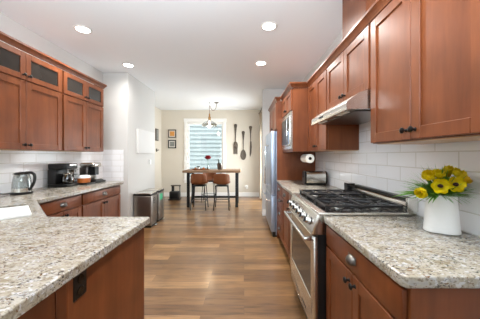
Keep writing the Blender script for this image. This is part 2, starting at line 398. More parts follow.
# ceiling lights
names = ['recessed ceiling light above left glass cabinets, nearest the camera on that side', 'recessed ceiling light nearest the camera above the central aisle',
         'recessed ceiling light farther down the aisle, beside right wall cabinets', 'recessed ceiling light on the left by the wall corner past the cabinets',
         'recessed ceiling light behind the frame over the peninsula', 'recessed ceiling light outside the frame over the right counter', 'recessed ceiling light behind the camera']
for (x, y), nm in zip(LIGHTS, names):
    L = thing('recessed_light', nm, 'ceiling light', (x, y, CZ), 'recessed ceiling lights')
    b = bm_new(); ring = [(.076, CZ), (.092, CZ-.002), (.092, CZ-.006), (.078, CZ-.012), (.070, CZ-.010), (.068, CZ-.002)]
    lathe(b, ring + [ring[0]], (x, y, 0), 32, cap=False); obj('trim_ring', b, M['trim'], L)
    b = bm_new(); lathe(b, [(.001, CZ-.001), (.069, CZ-.001), (.069, CZ-.006), (.001, CZ-.006)], (x, y, 0), 32); obj('lens', b, M['diff'], L)

# ------------------------------------------------------------------ cabinets
def shaker(bm, ax, face, s, a0, a1, z0, z1, st=.058, th=.02, dp=.009):
    """door: face = coordinate of front plane; s = outward sign; a along the wall"""
    def B(p, q, r0, r1, f0, f1, bev):
        if ax == 'x': box(bm, f0, f1, p, q, r0, r1, bev)
        else: box(bm, p, q, f0, f1, r0, r1, bev)
    bk = face - s*th
    B(a0, a0+st, z0, z1, face, bk, .0022); B(a1-st, a1, z0, z1, face, bk, .0022)
    B(a0+st, a1-st, z0, z0+st, face, bk, .0022); B(a0+st, a1-st, z1-st, z1, face, bk, .0022)
    B(a0+st-.002, a1-st+.002, z0+st-.002, z1-st+.002, face-s*dp, bk+s*.002, 0)
def slab(bm, face, s, a0, a1, z0, z1, th=.02): box(bm, face, face-s*th, a0, a1, z0, z1, .004, 2)
def knob(parent, x, s, y, z, m='bronze', r=.0155):
    b = bm_new(); lathe(b, [(.010, 0), (.0085, s*.003), (.0055, s*.006), (.0055, s*.014), (r*.85, s*.017), (r, s*.021), (r*.93, s*.026), (r*.5, s*.030), (.001, s*.031)], (x, y, z), 16, axis='x')
    return obj('knob', b, M[m], parent)
def cup_pull(parent, x, s, y, z, w=.076, m='pewter'):
    b = bm_new(); n = 10; k = 8; rings = []
    for i in range(n+1):                                # quarter dome, open underneath
        u = -1+2*i/n; e = math.sqrt(max(0, 1-abs(u)**2.6))
        rings.append([Vector((x+s*(.026*math.sin(v)*e), y+u*w/2, z-.012+.032*math.cos(v)*(.25+.75*e))) for v in [PI/2*1.15*j/k for j in range(k+1)]])
    loft(b, rings, cap=False, closed=False)
    bmesh.ops.recalc_face_normals(b, faces=b.faces[:])
    bmesh.ops.solidify(b, geom=b.faces[:], thickness=.003)
    box(b, x, x+s*.002, y-w/2-.004, y+w/2+.004, z-.014, z+.022, .001)
    return obj('cup_pull', b, M[m], parent)
def crown(parent, face, s, y0, y1, ends=(0, 0), z=2.152, xw=XR):
    b = bm_new()
    pr = [(0, 0), (.008, 0), (.012, .012), (.030, .040), (.036, .044), (.036, .062), (0, .062)]
    # front run
    poly = [(face+s*d, z+h) for d, h in pr]
    def sweep(path):                                    # mitred rings
        rings = []
        for (px, py, ox, oy) in path: rings.append([Vector((px+ox*d, py+oy*d, z+h)) for d, h in pr])
        loft(b, rings, cap=True)
    path = []
    if ends[0]: path += [(xw, y0, 0, -1), (face, y0, s, -1)]
    else: path += [(face, y0, s, 0)]
    if ends[1]: path += [(face, y1, s, 1), (xw, y1, 0, 1)]
    else: path += [(face, y1, s, 0)]
    sweep(path)
    return obj('crown_molding', b, M['wood'], parent)

def upper(name, label, s, face, wall, y0, y1, z0, z1, doors, zs=None, knobz=None, ends=(0, 0), grp=None, bottom=True, niche=None, knob_at='mid'):
    """face = door front plane; carcass behind it"""
    T = thing(name, label, 'cabinet', ((face+wall)/2, (y0+y1)/2, z0), grp)
    ff = face - s*.021
    b = bm_new()
    if niche is None: box(b, ff, wall-s*-.001, y0, y1, z0+.004, z1, .0015)
    else:
        n0, n1 = niche
        box(b, ff, wall, y0, y0+.018, z0+.004, z1, .001); box(b, ff, wall, y1-.018, y1, z0+.004, z1, .001)
        box(b, ff, wall, y0+.018, y1-.018, z0+.004, n0); box(b, ff, wall, y0+.018, y1-.018, n1, z1)
        box(b, wall-.10, wall, y0+.018, y1-.018, n0, n1)
    obj('cabinet_body', b, M['wood'], T)
    if bottom:
        b = bm_new(); box(b, ff-s*.018, wall+s*.003, y0+.018, y1-.018, z0, z0+.0035); obj('bottom_panel', b, M['bottom'], T, label='light wood underside')
    g = .0018; gap = .008
    tops = zs or [(z0+.008, z1-.012, False)]
    n = len(tops)
    for (d0, d1, isglass) in tops:
        for k in range(doors):
            a0 = y0+gap + (y1-y0-2*gap)*k/doors; a1 = y0+gap + (y1-y0-2*gap)*(k+1)/doors
            a0 += g; a1 -= g
            b = bm_new()
            if isglass:
                st = .052
                box(b, face, face-s*.02, a0, a0+st, d0, d1, .0022); box(b, face, face-s*.02, a1-st, a1, d0, d1, .0022)
                box(b, face, face-s*.02, a0+st, a1-st, d0, d0+st, .0022); box(b, face, face-s*.02, a0+st, a1-st, d1-st, d1, .0022)
                D = obj('glass_door', b, M['wood'], T)
                b = bm_new(); box(b, face-s*.010, face-s*.014, a0+st-.004, a1-st+.004, d0+st-.004, d1-st+.004); obj('glass_panel', b, M['cabglass'], D, label='smoky grey glass panel')
            else:
                shaker(b, 'x', face, s, a0, a1, d0, d1); D = obj('door', b, M['wood'], T)
            if knob_at == 'mid':
                ky = a1-.028 if (k % 2 == 0 and doors > 1) else a0+.028
            else: ky = a1-.028
            knob(D, face, s, ky, d0+.045 if knobz is None else knobz)
    return T
def lower(name, label, s, face, wall, y0, y1, units, grp=None, cat='cabinet', endpanel=False):
    """units: list of (y0, y1, kind)"""
    T = thing(name, label, cat, ((face+wall)/2, (y0+y1)/2, 0), grp)
    ff = face - s*.021
    b = bm_new(); box(b, ff, wall, y0, y1, .10, .873, .0015); obj('cabinet_body', b, M['wood'], T)
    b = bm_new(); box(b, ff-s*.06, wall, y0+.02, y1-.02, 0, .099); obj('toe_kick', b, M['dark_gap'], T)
    for (a, c, kind) in units:
        a0, a1 = a+.010, c-.010
        if kind == 'drawers':
            zz = [(.738, .858), (.56, .73), (.35, .552), (.118, .342)]
            for z0, z1 in zz:
                b = bm_new(); (slab(b, face, s, a0, a1, z0, z1) if z1 > .8 else shaker(b, 'x', face, s, a0, a1, z0, z1, .045)); D = obj('drawer', b, M['wood'], T); cup_pull(D, face, s, (a0+a1)/2, (z0+z1)/2)
            continue
        b = bm_new(); slab(b, face, s, a0, a1, .738, .858); D = obj('drawer', b, M['wood'], T); cup_pull(D, face, s, (a0+a1)/2, .800)
        if kind == 'pair':
            m = (a0+a1)/2
            for p, q, ky in ((a0, m-.002, m-.03), (m+.002, a1, m+.03)):
                b = bm_new(); shaker(b, 'x', face, s, p, q, .118, .728); D = obj('door', b, M['wood'], T); knob(D, face, s, ky, .685)
        else:
            b = bm_new(); shaker(b, 'x', face, s, a0, a1, .118, .728); D = obj('door', b, M['wood'], T); knob(D, face, s, a1-.03, .685)
    return T

FU = .80
U1 = upper('wall_cabinet', 'largest wall cabinet in the right foreground, two doors above the flower vase', -1, FU, XR, .76, 1.49, 1.37, 2.152, 2)
crown(U1, FU+.012, -1, .76, 1.4935)
U2 = upper('wall_cabinet', 'short two-door wall cabinet directly above the range hood', -1, FU, XR, 1.495, 2.27, 1.722, 2.152, 2, bottom=False)
crown(U2, FU+.012, -1, 1.4945, 2.2725)
U3 = upper('wall_cabinet', 'narrow two-door wall cabinet between the hood and microwave cabinet', -1, FU, XR, 2.275, 2.935, 1.35, 2.152, 2)
crown(U3, FU+.012, -1, 2.2735, 2.936)
FM = .592
U4 = upper('microwave_cabinet', 'deep wall cabinet holding the built-in microwave', -1, FM, XR, 2.94, 3.665, 1.345, 2.152, 2, zs=[(1.875, 2.142, False)], bottom=False, niche=(1.40, 1.85))
crown(U4, FM+.012, -1, 2.94, 3.6675, (1, 0), xw=.805)
FF = .506
P = thing('fridge_side_panel', 'tall wood panel between the counter and the refrigerator', 'panel', (.8, 3.68, 0))
one('panel_board', M['wood'], P, box, FF+.012, XR, 3.671, 3.689, 0, 2.152, .002)
U5 = upper('wall_cabinet', 'two-door wooden cabinet above the refrigerator', -1, FF, XR, 3.691, 4.64, 1.71, 2.152, 2, bottom=False)
crown(U5, FF+.012, -1, 3.671, 4.64, (1, 1), xw=.57)

# wood duct cover above the hood cabinet
D = thing('duct_cover', 'boxed wooden duct cover rising from the hood cabinet to the ceiling', 'duct cover', (1.0, 1.88, 2.215))
b = bm_new(); box(b, .865, XR, 1.66, 2.06, 2.156, CZ-.002, .004); obj('cover_box', b, M['wood'], D)
b = bm_new(); box(b, .853, XR, 1.648, 2.072, CZ-.05, CZ-.001, .006); obj('top_trim', b, M['wood'], D)

# left uppers
GL = -2.10
zs = [(1.358, 2.012, False), (2.026, 2.288, True)]
U6 = upper('wall_cabinet', 'left wall cabinet above the kettle, two tall doors under two glass doors', 1, GL, XL, 1.80, 2.712, 1.352, 2.30, 2, zs=zs)
crown(U6, GL-.012, 1, 1.80, 2.714, z=2.300)
U7 = upper('wall_cabinet', 'farther left wall cabinet above the coffee makers, with two glass-topped doors', 1, GL, XL, 2.722, 3.51, 1.352, 2.30, 2, zs=zs)
crown(U7, GL-.012, 1, 2.7145, 3.51, (0, 1), z=2.300, xw=XL)

# lower cabinets
LR = .52
lower('base_cabinet', 'foreground right base cabinet with one wide drawer over two doors', -1, LR, XR, .76, 1.493, [(.76, 1.493, 'pair')])
lower('base_cabinet', 'right base cabinets between the gas range and the refrigerator panel', -1, LR, XR, 2.277, 3.669, [(2.277, 2.74, 'single'), (2.74, 3.2, 'single'), (3.2, 3.669, 'drawers')])
LL = -1.835
lower('base_cabinet', 'left base cabinet unit below the kettle side of the counter, by the inside corner', 1, LL, XL, 2.10, 2.655, [(2.10, 2.655, 'pair')])
lower('base_cabinet', 'left base cabinet unit at the far end below the coffee makers', 1, LL, XL, 2.66, 3.49, [(2.66, 3.49, 'pair')])
# corner sink base + peninsula
T = thing('corner_base_cabinet', 'angled corner base cabinet under the sink', 'cabinet', (-1.9, 1.6, 0))
b = bm_new(); prism(b, [(XL, 2.095), (-1.86, 2.095), (-1.86, 1.99), (-1.31, 1.445), (-1.31, .815), (XL, .815)], .10, .12); obj('cabinet_floor', b, M['wood'], T)
b = bm_new()
prism(b, [(-1.86, 2.095), (-1.86, 2.06), (-1.275, 1.475), (-1.305, 1.470), (-1.885, 2.05), (-1.885, 2.095)], .12, .873)
obj('front_panel', b, M['wood'], T)
b = bm_new(); box(b, XL, -1.31, .815, .83, .12, .873); obj('back_panel', b, M['wood'], T)
dvec = Vector((-.585, .585, 0)).normalized(); 
for k, (u0, u1) in enumerate(((.05, .405), (.41, .765))):
    b = bm_new(); shaker(b, 'y', 0, 1, u0, u1, .13, .72); 
    mt = Matrix.Translation((-1.280, 1.482, 0)) @ Matrix(((dvec.x, .705, 0, 0), (dvec.y, .705, 0, 0), (0, 0, 1, 0), (0, 0, 0, 1)))
    bmesh.ops.translate(b, verts=b.verts[:], vec=(0, .022, 0)); bmesh.ops.transform(b, matrix=mt, verts=b.verts[:]); obj('door', b, M['wood'], T)
T = thing('peninsula_base', 'wooden peninsula base panel in the left foreground with a black outlet', 'cabinet', (-.97, 1.13, 0))
b = bm_new(); box(b, -1.305, -.64, .825, 1.43, .1, .873, .001); obj('cabinet_body', b, M['wood'], T)
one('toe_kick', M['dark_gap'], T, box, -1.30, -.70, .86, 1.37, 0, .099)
b = bm_new(); box(b, -.640, -.620, .845, 1.455, .0, .873, .002); obj('end_panel', b, M['wood'], T)
b = bm_new(); box(b, -.655, -.614, .812, .843, 0, .873, .003); obj('corner_post', b, M['wood'], T)
b = bm_new(); box(b, -1.305, -.657, .812, .824, 0, .873, .001); obj('back_panel', b, M['wood'], T)
b = bm_new(); shaker(b, 'y', 1.452, 1, -1.29, -.66, .118, .86); obj('door', b, M['wood'], T)
o = one('outlet_plate', M['blk'], T, box, -.620, -.613, .842, .914, .768, .872, .003); o['label'] = 'black outlet plate'
b = bm_new()
for z in (.795, .838):
    lathe(b, [(.001, 0), (.016, 0), (.016, .0015), (.001, .0015)], (-.613, .878, z), 16, axis='x')
obj('outlet_socket', b, M['enamel'], o)

# ------------------------------------------------------------------ countertops
def counter(name, label, poly, hole=None):
    b = bm_new()
    if hole is None: prism(b, poly, .874, CT, .006, seg=3)
    else:
        vs = [b.verts.new((x, y, CT)) for x, y in poly]; hs = [b.verts.new((x, y, CT)) for x, y in hole]
        es = [b.edges.new((l[i], l[(i+1) % len(l)])) for l in (vs, hs) for i in range(len(l))]
        bmesh.ops.triangle_fill(b, use_beauty=True, edges=es)
        fs = b.faces[:]
        r = bmesh.ops.extrude_face_region(b, geom=fs)
        bmesh.ops.translate(b, verts=[v for v in r['geom'] if isinstance(v, bmesh.types.BMVert)], vec=(0, 0, -.04))
        bmesh.ops.dissolve_limit(b, angle_limit=.01, verts=b.verts[:], edges=b.edges[:])
    o = obj(name, b, M['granite'], None)
    if hole is not None:
        m = o.modifiers.new('bevel', 'BEVEL'); m.width = .006; m.segments = 3; m.limit_method = 'ANGLE'
    return tag(o, label, 'countertop')
counter('granite_countertop', 'speckled granite countertop in the right foreground under the flower vase', [(.522, .745), (XR-.001, .745), (XR-.001, 1.494), (.507, 1.494), (.507, .76)])
counter('granite_countertop', 'speckled granite countertop beyond the gas range under the toaster', [(.505, 2.276), (XR-.001, 2.276), (XR-.001, 3.669), (.505, 3.669)])
# corner sink axes
e1 = Vector((-.707, .707)); e2 = Vector((-.707, -.707)); sc0 = Vector((-1.578, 1.704))     # front middle of the sink
def sp2(u, v): p = sc0 + e1*u + e2*v; return (p.x, p.y)
hole = []
for cu, cv, a0 in ((.23, .05, 0), (.23, .36, 90), (-.23, .36, 180), (-.23, .05, 270)):
    for k in range(4):
        a = math.radians(-90+a0+k*30); hole.append(sp2(cu+.03*math.cos(a), cv-.02+.03*math.sin(a)))
counter('granite_countertop', 'large speckled granite peninsula and left counter around the corner sink', [(XL+.001, .45), (-.600, .45), (-.588, .462), (-.588, 1.468), (-.600, 1.48), (-1.24, 1.48), (-1.80, 2.03), (-1.80, 3.505), (XL+.001, 3.505)], hole)
T = thing('corner_sink', 'white undermount sink set diagonally into the left counter', 'sink', (*sp2(0, .19), .72))
b = bm_new()
def ringp(off, z): 
    out = []
    for cu, cv, a0 in ((.23, .05, 0), (.23, .36, 90), (-.23, .36, 180), (-.23, .05, 270)):
        for k in range(4):
            a = math.radians(-90+a0+k*30); out.append(Vector((*sp2(cu+(.03+off)*math.cos(a), cv-.02+(.03+off)*math.sin(a)), z)))
    return out
loft(b, [ringp(.02, .872), ringp(-.004, .872), ringp(-.008, .75), ringp(-.03, .715), ringp(-.029, .705), ringp(.01, .74), ringp(.02, .872)], cap=False)
f0 = [b.verts.new(p) for p in ringp(-.029, .714)]; b.faces.new(f0)
obj('basin', b, M['sinkwhite'], T)
b = bm_new(); lathe(b, [(.001, .717), (.04, .717), (.045, .720), (.03, .721), (.001, .719)], (*sp2(0, .19), 0), 20); obj('drain', b, M['chrome'], T)
T = thing('drainboard', 'flat white board laid across the near end of the corner sink', 'board', (*sp2(-.14, .18), CT))
b = bm_new(); loft(b, [[Vector((*sp2(u, v), z)) for u, v in ((-.315, -.008), (.035, -.008), (.035, .40), (-.315, .40))] for z in (CT+.001, CT+.018)])
bmesh.ops.bevel(b, geom=b.edges[:], offset=.004, segments=2, affect='EDGES', profile=.5); obj('board_slab', b, M['white'], T)
# tap at the back corner
T = thing('sink_faucet', 'arched chrome faucet behind the corner sink', 'faucet', (*sp2(0, .44), CT))
p = Vector((*sp2(0, .44), CT)); q = Vector((*sp2(0, .20), CT))
b = bm_new(); lathe(b, [(.03, 0), (.03, .01), (.018, .02), (.015, .06), (.001, .06)], p, 18); obj('base', b, M['chrome'], T)
b = bm_new(); tube(b, [p+Vector((0,0,.05)), p+Vector((0,0,.28)), p*.7+q*.3+Vector((0,0,.36)), q+Vector((0,0,.36)), q+Vector((0,0,.24))], .011, 12, 2); obj('spout', b, M['chrome'], T)

# ------------------------------------------------------------------ range
Y0, Y1 = 1.500, 2.270; YM = (Y0+Y1)/2
R = thing('gas_range', 'stainless steel gas range with black grates and front knobs', 'range', (.78, YM, 0))
one('range_body', M['blk'], R, box, .475, 1.10, Y0+.002, Y1-.002, .12, .905, .003)
b = bm_new()
for x in (.52, 1.05):
    for y in (Y0+.05, Y1-.05): cyl(b, (x, y, 0), (x, y, .12), .018)
obj('foot', b, M['blk'], R)
one('kick_plate', M['blk'], R, box, .50, .52, Y0+.01, Y1-.01, .01, .118)
# lower drawer panel
b = bm_new(); box(b, .455, .474, Y0+.004, Y1-.004, .13, .235, .004, 2); DR = obj('bottom_drawer', b, M['steel'], R)
for yy in (YM-.10, YM+.10): one('vent_slot', M['blk'], DR, box, .4535, .456, yy-.06, yy+.06, .175, .187, .001)
# oven door
b = bm_new()
st = .075
box(b, .447, .474, Y0+.004, Y0+st, .245, .775, .004, 2); box(b, .447, .474, Y1-st, Y1-.004, .245, .775, .004, 2)
box(b, .447, .474, Y0+st, Y1-st, .245, .345, .003); box(b, .447, .474, Y0+st, Y1-st, .66, .775, .003)
OD = obj('oven_door', b, M['steel'], R)
one('oven_window', M['ovenglass'], OD, box, .452, .472, Y0+st, Y1-st, .345, .66)
b = bm_new(); tube(b, [(.396, Y0+.02, .757), (.396, Y1-.02, .757)], .0135, 14)
for yy in (Y0+.035, Y1-.035): box(b, .388, .450, yy-.016, yy+.016, .744, .770, .005, 2)
obj('handle', b, M['chrome'], OD)
# control panel: slanted
b = bm_new(); prism(b, [(Y0+.001, 0)]*0 or [(.474, .790), (.436, .790), (.432, .800), (.468, .915), (.476, .925), (.52, .925), (.52, .790)], Y0+.001, Y1-.001, .002, axis='y')
obj('control_panel', b, M['steel'], R)
nrm = Vector((-.955, 0, .299)).normalized()
for k in range(6):
    y = Y0+.085+k*.12
    c = Vector((.449, y, .857)); b = bm_new()
    u = Vector((0, 1, 0)); w = nrm.cross(u)
    rings = []
    for r_, h in ((.024, 0), (.024, .006), (.019, .008), (.021, .030), (.017, .036), (.002, .037)):
        rings.append([c + nrm*h + r_*(math.cos(a)*u + math.sin(a)*w) for a in [2*PI*i/20 for i in range(20)]])
    loft(b, rings); KN = obj('knob', b, M['blk'] if False else M['chrome'], R)
    b = bm_new(); rings = []
    for r_, h in ((.0265, -.001), (.0265, .004), (.02, .0045)):
        rings.append([c + nrm*h + r_*(math.cos(a)*u + math.sin(a)*w) for a in [2*PI*i/20 for i in range(20)]])
    loft(b, rings); obj('bezel', b, M['blk'], KN)
    b = bm_new(); q = c + nrm*.037; 
    rr = [q + a*.017*w + d*.003*u for a, d in ((-1,-1),(-1,1),(1,1),(1,-1))]
    loft(b, [rr, [p+nrm*.010 for p in rr]]); obj('grip', b, M['blk'], KN)
# cooktop
b = bm_new(); box(b, .476, 1.055, Y0-.003, Y1+.003, .9145, .934, .004, 2)
CK = obj('cooktop', b, M['steel'], R)
one('burner_tray', M['enamel'], CK, box, .525, 1.045, Y0+.018, Y1-.018, .9335, .936, .001)
BP = [(.65, Y0+.15, .045), (.92, Y0+.15, .036), (.79, YM, .052), (.65, Y1-.15, .040), (.92, Y1-.15, .045)]
for x, y, r_ in BP:
    b = bm_new(); lathe(b, [(r_*1.25, .936), (r_*1.25, .940), (r_, .944), (r_, .950), (r_*.4, .952), (.001, .952)], (x, y, 0), 24); BU = obj('burner', b, M['steel'], R)
    b = bm_new(); lathe(b, [(r_*.8, .951), (r_*.85, .956), (r_*.78, .960), (.001, .961)], (x, y, 0), 24); obj('burner_cap', b, M['iron'], BU)
gw = (Y1-Y0-.04)/3
for k in range(3):
    a0 = Y0+.02+k*gw+.003; a1 = a0+gw-.006; x0, x1 = .532, 1.04; zt0, zt1 = .960, .974
    b = bm_new(); w_ = .007
    for y in (a0+w_, a1-w_): box(b, x0, x1, y-w_, y+w_, zt0, zt1, .003)
    for x in (x0+w_, (x0+x1)/2, x1-w_): box(b, x-w_, x+w_, a0, a1, zt0, zt1, .003)
    for (x, y, r_) in ([(BP[0][0], a0+gw/2), (BP[1][0], a0+gw/2)] if k != 1 else [(.79, YM)]) and [(p[0], (a0+a1)/2, p[2]) for p in BP if abs(p[1]-(a0+a1)/2) < .12]:
        for dx, dy in ((1,0),(-1,0),(0,1),(0,-1),(.7,.7),(-.7,.7),(.7,-.7),(-.7,-.7)):
            L = (.115 if abs(dx)+abs(dy) < 1.1 else .13)
            if dx == 0: L = gw/2-.004
            p0 = Vector((x+dx*.028, y+dy*.028, .969)); p1 = Vector((x+dx*L, y+max(-1, min(1, dy*L/(gw/2-.006)))*(gw/2-.008), .967))
            if abs(dx) > .9: p1.y = y
            tube(b, [p0, p1], .0055, 6)
    for x in (x0+.01, x1-.01):
        for y in (a0+.01, a1-.01): box(b, x-.007, x+.007, y-.007, y+.007, .9362, .962, .002)
    obj('grate', b, M['iron'], R)
# low backguard
b = bm_new(); prism(b, [(1.052, .915), (1.108, .915), (1.108, 1.004), (1.080, 1.004), (1.060, .990)], Y0+.001, Y1-.001, .002, axis='y'); BG = obj('backguard', b, M['steel'], R)
one('vent_strip', M['blk'], BG, box, 1.066, 1.112, Y0+.02, Y1-.006, 1.0042, 1.020, .003)
b = bm_new(); box(b, 1.046, 1.116, Y0-.004, Y0+.018, .936, 1.026, .004, 2); obj('end_cap', b, M['steel'], BG)

# ------------------------------------------------------------------ hood
H = thing('range_hood', 'stainless steel under-cabinet range hood above the gas range', 'range hood', (.9, YM, 1.59))
ha, hb_ = 1.497, 2.268
b = bm_new()
prof = [(.655, 1.600), (.655, 1.640), (.662, 1.650)] + [(.67+.12*k/6, 1.652+.066*math.sin(PI/2*k/6)) for k in range(1, 7)] + [(XR-.002, 1.7185), (XR-.002, 1.600)]
prism(b, prof, ha, hb_, .0, axis='y'); obj('hood_shell', b, M['steel'], H)
one('filter_panel', M['pewter'], H, box, .73, 1.08, ha+.05, hb_-.05, 1.592, 1.5995, .002)
for k in range(2): one('lamp_cover', M['label'], H, box, .685, .722, ha+.10+k*.42, ha+.25+k*.42, 1.594, 1.5995, .002)
one('front_lip', M['steel'], H, box, .652, .665, ha-.001, hb_+.001, 1.590, 1.612, .003)
one('control_strip', M['blk'], H, box, .652, .656, YM+.06, YM+.16, 1.618, 1.632, .001)

# ------------------------------------------------------------------ microwave
MW = thing('built_in_microwave', 'stainless built-in microwave with black window in the deep cabinet', 'microwave', (.6, 3.30, 1.40))
mf = FM+.012
b = bm_new(); box(b, mf-.012, mf+.008, 2.955, 3.65, 1.385, 1.425, .002); box(b, mf-.012, mf+.009, 2.955, 3.65, 1.825, 1.865, .002)
box(b, mf-.012, mf+.009, 2.955, 2.995, 1.425, 1.825, .002); box(b, mf-.012, mf+.009, 3.61, 3.65, 1.425, 1.825, .002)
obj('trim_frame', b, M['steel'], MW)
b = bm_new(); box(b, mf-.022, mf+.008, 3.0, 3.605, 1.43, 1.82, .004, 2); DM = obj('microwave_door', b, M['steel'], MW)
one('door_window', M['blk'], DM, box, mf-.024, mf-.021, 3.10, 3.59, 1.45, 1.80, .001)
one('control_panel', M['blackgloss'], DM, box, mf-.024, mf-.021, 3.012, 3.085, 1.45, 1.80, .001)
b = bm_new(); tube(b, [(mf-.02, 3.092, 1.47), (mf-.04, 3.092, 1.48), (mf-.04, 3.092, 1.77), (mf-.02, 3.092, 1.78)], .006, 10); obj('handle', b, M['chrome'], DM)

# ------------------------------------------------------------------ refrigerator
F = thing('refrigerator', 'stainless french-door refrigerator at the end of the right run', 'refrigerator', (.75, 4.17, 0))
fy0, fy1, fx = 3.715, 4.625, .430
one('fridge_body', M['steel_blue'], F, box, fx+.075, 1.09, fy0+.004, fy1-.004, .03, 1.685, .004)
fm = (fy0+fy1)/2
for a0, a1, ky in ((fy0, fm-.003, fm-.05), (fm+.003, fy1, fm+.05)):
    b = bm_new(); box(b, fx, fx+.073, a0, a1, .66, 1.69, .012, 3); Dd = obj('fridge_door', b, M['steel_blue'], F)
    b = bm_new(); tube(b, [(fx+.002, ky, .78), (fx-.055, ky, .80), (fx-.055, ky, 1.46), (fx+.002, ky, 1.48)], .013, 12); obj('handle', b, M['chrome'], Dd)
b = bm_new(); box(b, fx, fx+.073, fy0, fy1, .085, .652, .012, 3); Dd = obj('freezer_drawer', b, M['steel_blue'], F)
b = bm_new(); tube(b, [(fx+.002, fy0+.08, .57), (fx-.055, fy0+.10, .57), (fx-.055, fy1-.10, .57), (fx+.002, fy1-.08, .57)], .013, 12); obj('handle', b, M['chrome'], Dd)
one('kick_grille', M['blk'], F, box, fx+.03, 1.0, fy0+.02, fy1-.02, .0, .082, .003)

# ------------------------------------------------------------------ counter things on the right
def rrect(w, d, r, n=5):
    out = []
    for cx, cy, a0 in ((w/2-r, d/2-r, 0), (-w/2+r, d/2-r, 90), (-w/2+r, -d/2+r, 180), (w/2-r, -d/2+r, 270)):
        for k in range(n): a = math.radians(a0+90*k/(n-1)); out.append((cx+r*math.cos(a), cy+r*math.sin(a)))
    return out
def vx(bm, c, secs, cap=True):
    rings = []
    for z, w, d, r in secs: rings.append([Vector((c[0]+x, c[1]+y, c[2]+z)) for x, y in rrect(w, d, r, 6)])
    return loft(bm, rings, cap)
VC = Vector((1.0, 1.185, CT))
V = thing('flower_vase', 'white ribbed oval vase of yellow flowers on the right counter', 'vase', VC)
b = bm_new(); secs = []
secs.append((.001, .142, .09, .042)); 
for k in range(25):
    z = .004+.196*k/24; w = .150-.030*(k/24)**1.1; rp = .0005*math.sin(k*2.1)
    secs.append((z, w+rp*2, .100-.012*k/24+rp*2, .047))
secs += [(.2035, .118, .086, .042), (.2025, .110, .078, .038), (.17, .112, .080, .038), (.15, .113, .082, .039)]
vx(b, VC, secs); bmesh.ops.rotate(b, verts=b.verts[:], cent=VC, matrix=Matrix.Rotation(math.radians(-32), 3, 'Z'))
obj('vase_body', b, M['porcelain'], V)
# flowers
def petal(bm, base, out, up, L, wd, curl):
    side = out.cross(up).normalized(); n = 5; rows = []
    for i in range(n+1):
        t_ = i/n; ww = wd*math.sin(PI*(.12+.80*t_))**.8*.5
        c = base + out*(L*t_*(math.cos(curl*t_))) + up*(L*math.sin(curl*t_)*.9*t_)
        rows.append([c - side*ww + up*.004, c, c + side*ww + up*.004])
    vs = [[bm.verts.new(p) for p in r_] for r_ in rows]
    for a, c_ in zip(vs, vs[1:]):
        for j in range(2): bm.faces.new((a[j], a[j+1], c_[j+1], c_[j]))
def flower(loc, face, size, kind, label, m):
    if kind == 'bud': loc = (loc[0], loc[1], loc[2]-.014)
    root = Vector((VC.x+random.uniform(-.03, .03), VC.y+random.uniform(-.02, .02), VC.z+.165)); loc = Vector(loc)
    T = thing('yellow_flower', label, 'flower', root, 'yellow flowers in the white vase')
    face = Vector(face).normalized(); u, w = frame_of(face)
    b = bm_new(); mid = Vector((root.x*.6+loc.x*.4, root.y*.6+loc.y*.4, root.z*.35+loc.z*.65))
    tube(b, [root, mid, loc - face*.015], .0028, 7, 2); obj('stem', b, M['stem'], T)
    b = bm_new(); np_ = 6
    for ring, (L, cu, off) in enumerate(((size, .45 if kind == 'open' else 1.0, 0), (size*.86, .75 if kind == 'open' else 1.25, .5))):
        for k in range(np_):
            a = 2*PI*(k+off)/np_; out = math.cos(a)*u + math.sin(a)*w
            petal(b, loc + out*.004, out, face, L, size*.95, cu)
    bmesh.ops.solidify(b, geom=b.faces[:], thickness=.0012)
    obj('petals', b, m, T, ang=60)
    b = bm_new(); ball(b, loc+face*.008, size*(.30 if kind == 'open' else .22), (1, 1, .8)); obj('flower_heart', b, M['petalheart' if kind == 'open' else 'amberpetal'], T)
def at(px, py, Y): return ((px-244)/234*Y, Y, 1.30-(py-155.5)/234*Y)
fl = [((440, 186), 1.08, (-.55, -1, .12), .036, 'open', 'open yellow flower with dark heart, front left above the vase rim', 'yellow'),
      ((455, 184.5), 1.08, (-.35, -1, .15), .037, 'open', 'open yellow flower with dark heart, front right above the vase rim', 'yellow'),
      ((423, 188), 1.10, (-1, -.5, -.45), .036, 'bud', 'drooping yellow bloom hanging over the left vase rim', 'yellow'),
      ((429, 175), 1.13, (-.6, -.6, .8), .040, 'bud', 'yellow bloom at the upper left of the bouquet', 'yellow'),
      ((437, 174), 1.14, (-.1, -.6, 1), .038, 'bud', 'yellow bloom left of centre along the top of the bouquet', 'yellow'),
      ((443.5, 174), 1.19, (0, -.4, 1), .036, 'bud', 'darker yellow bloom in the middle of the bouquet top', 'amberpetal'),
      ((449, 171), 1.18, (0, -.5, 1), .042, 'bud', 'topmost yellow bloom of the bouquet', 'yellow'),
      ((457, 174), 1.13, (.2, -.6, 1), .042, 'bud', 'large yellow bloom right of the bouquet centre', 'yellow'),
      ((461.5, 177.5), 1.12, (.6, -.6, .7), .038, 'bud', 'rightmost yellow bloom near the grass tips', 'amberpetal')]
for (px, py), Y, fc, sz, kd, lb, mm in fl: flower(at(px, py, Y), fc, sz, kd, lb, M[mm])
b = bm_new(); rnd = random.Random(3)
def blade(bm, p0, d, L, wd, droop):
    n = 7; side = d.cross(Vector((0, 0, 1))).normalized(); vs = []
    for i in range(n+1):
        t_ = i/n; p = p0 + d*L*t_ + Vector((0, 0, -droop*L*t_*t_)); ww = wd*(1-t_)**.7*min(1, .5+t_*3)
        vs.append((bm.verts.new(p-side*ww), bm.verts.new(p+side*ww+Vector((0, 0, ww*.5)))))
    for a, c_ in zip(vs, vs[1:]): bm.faces.new((a[0], a[1], c_[1], c_[0]))
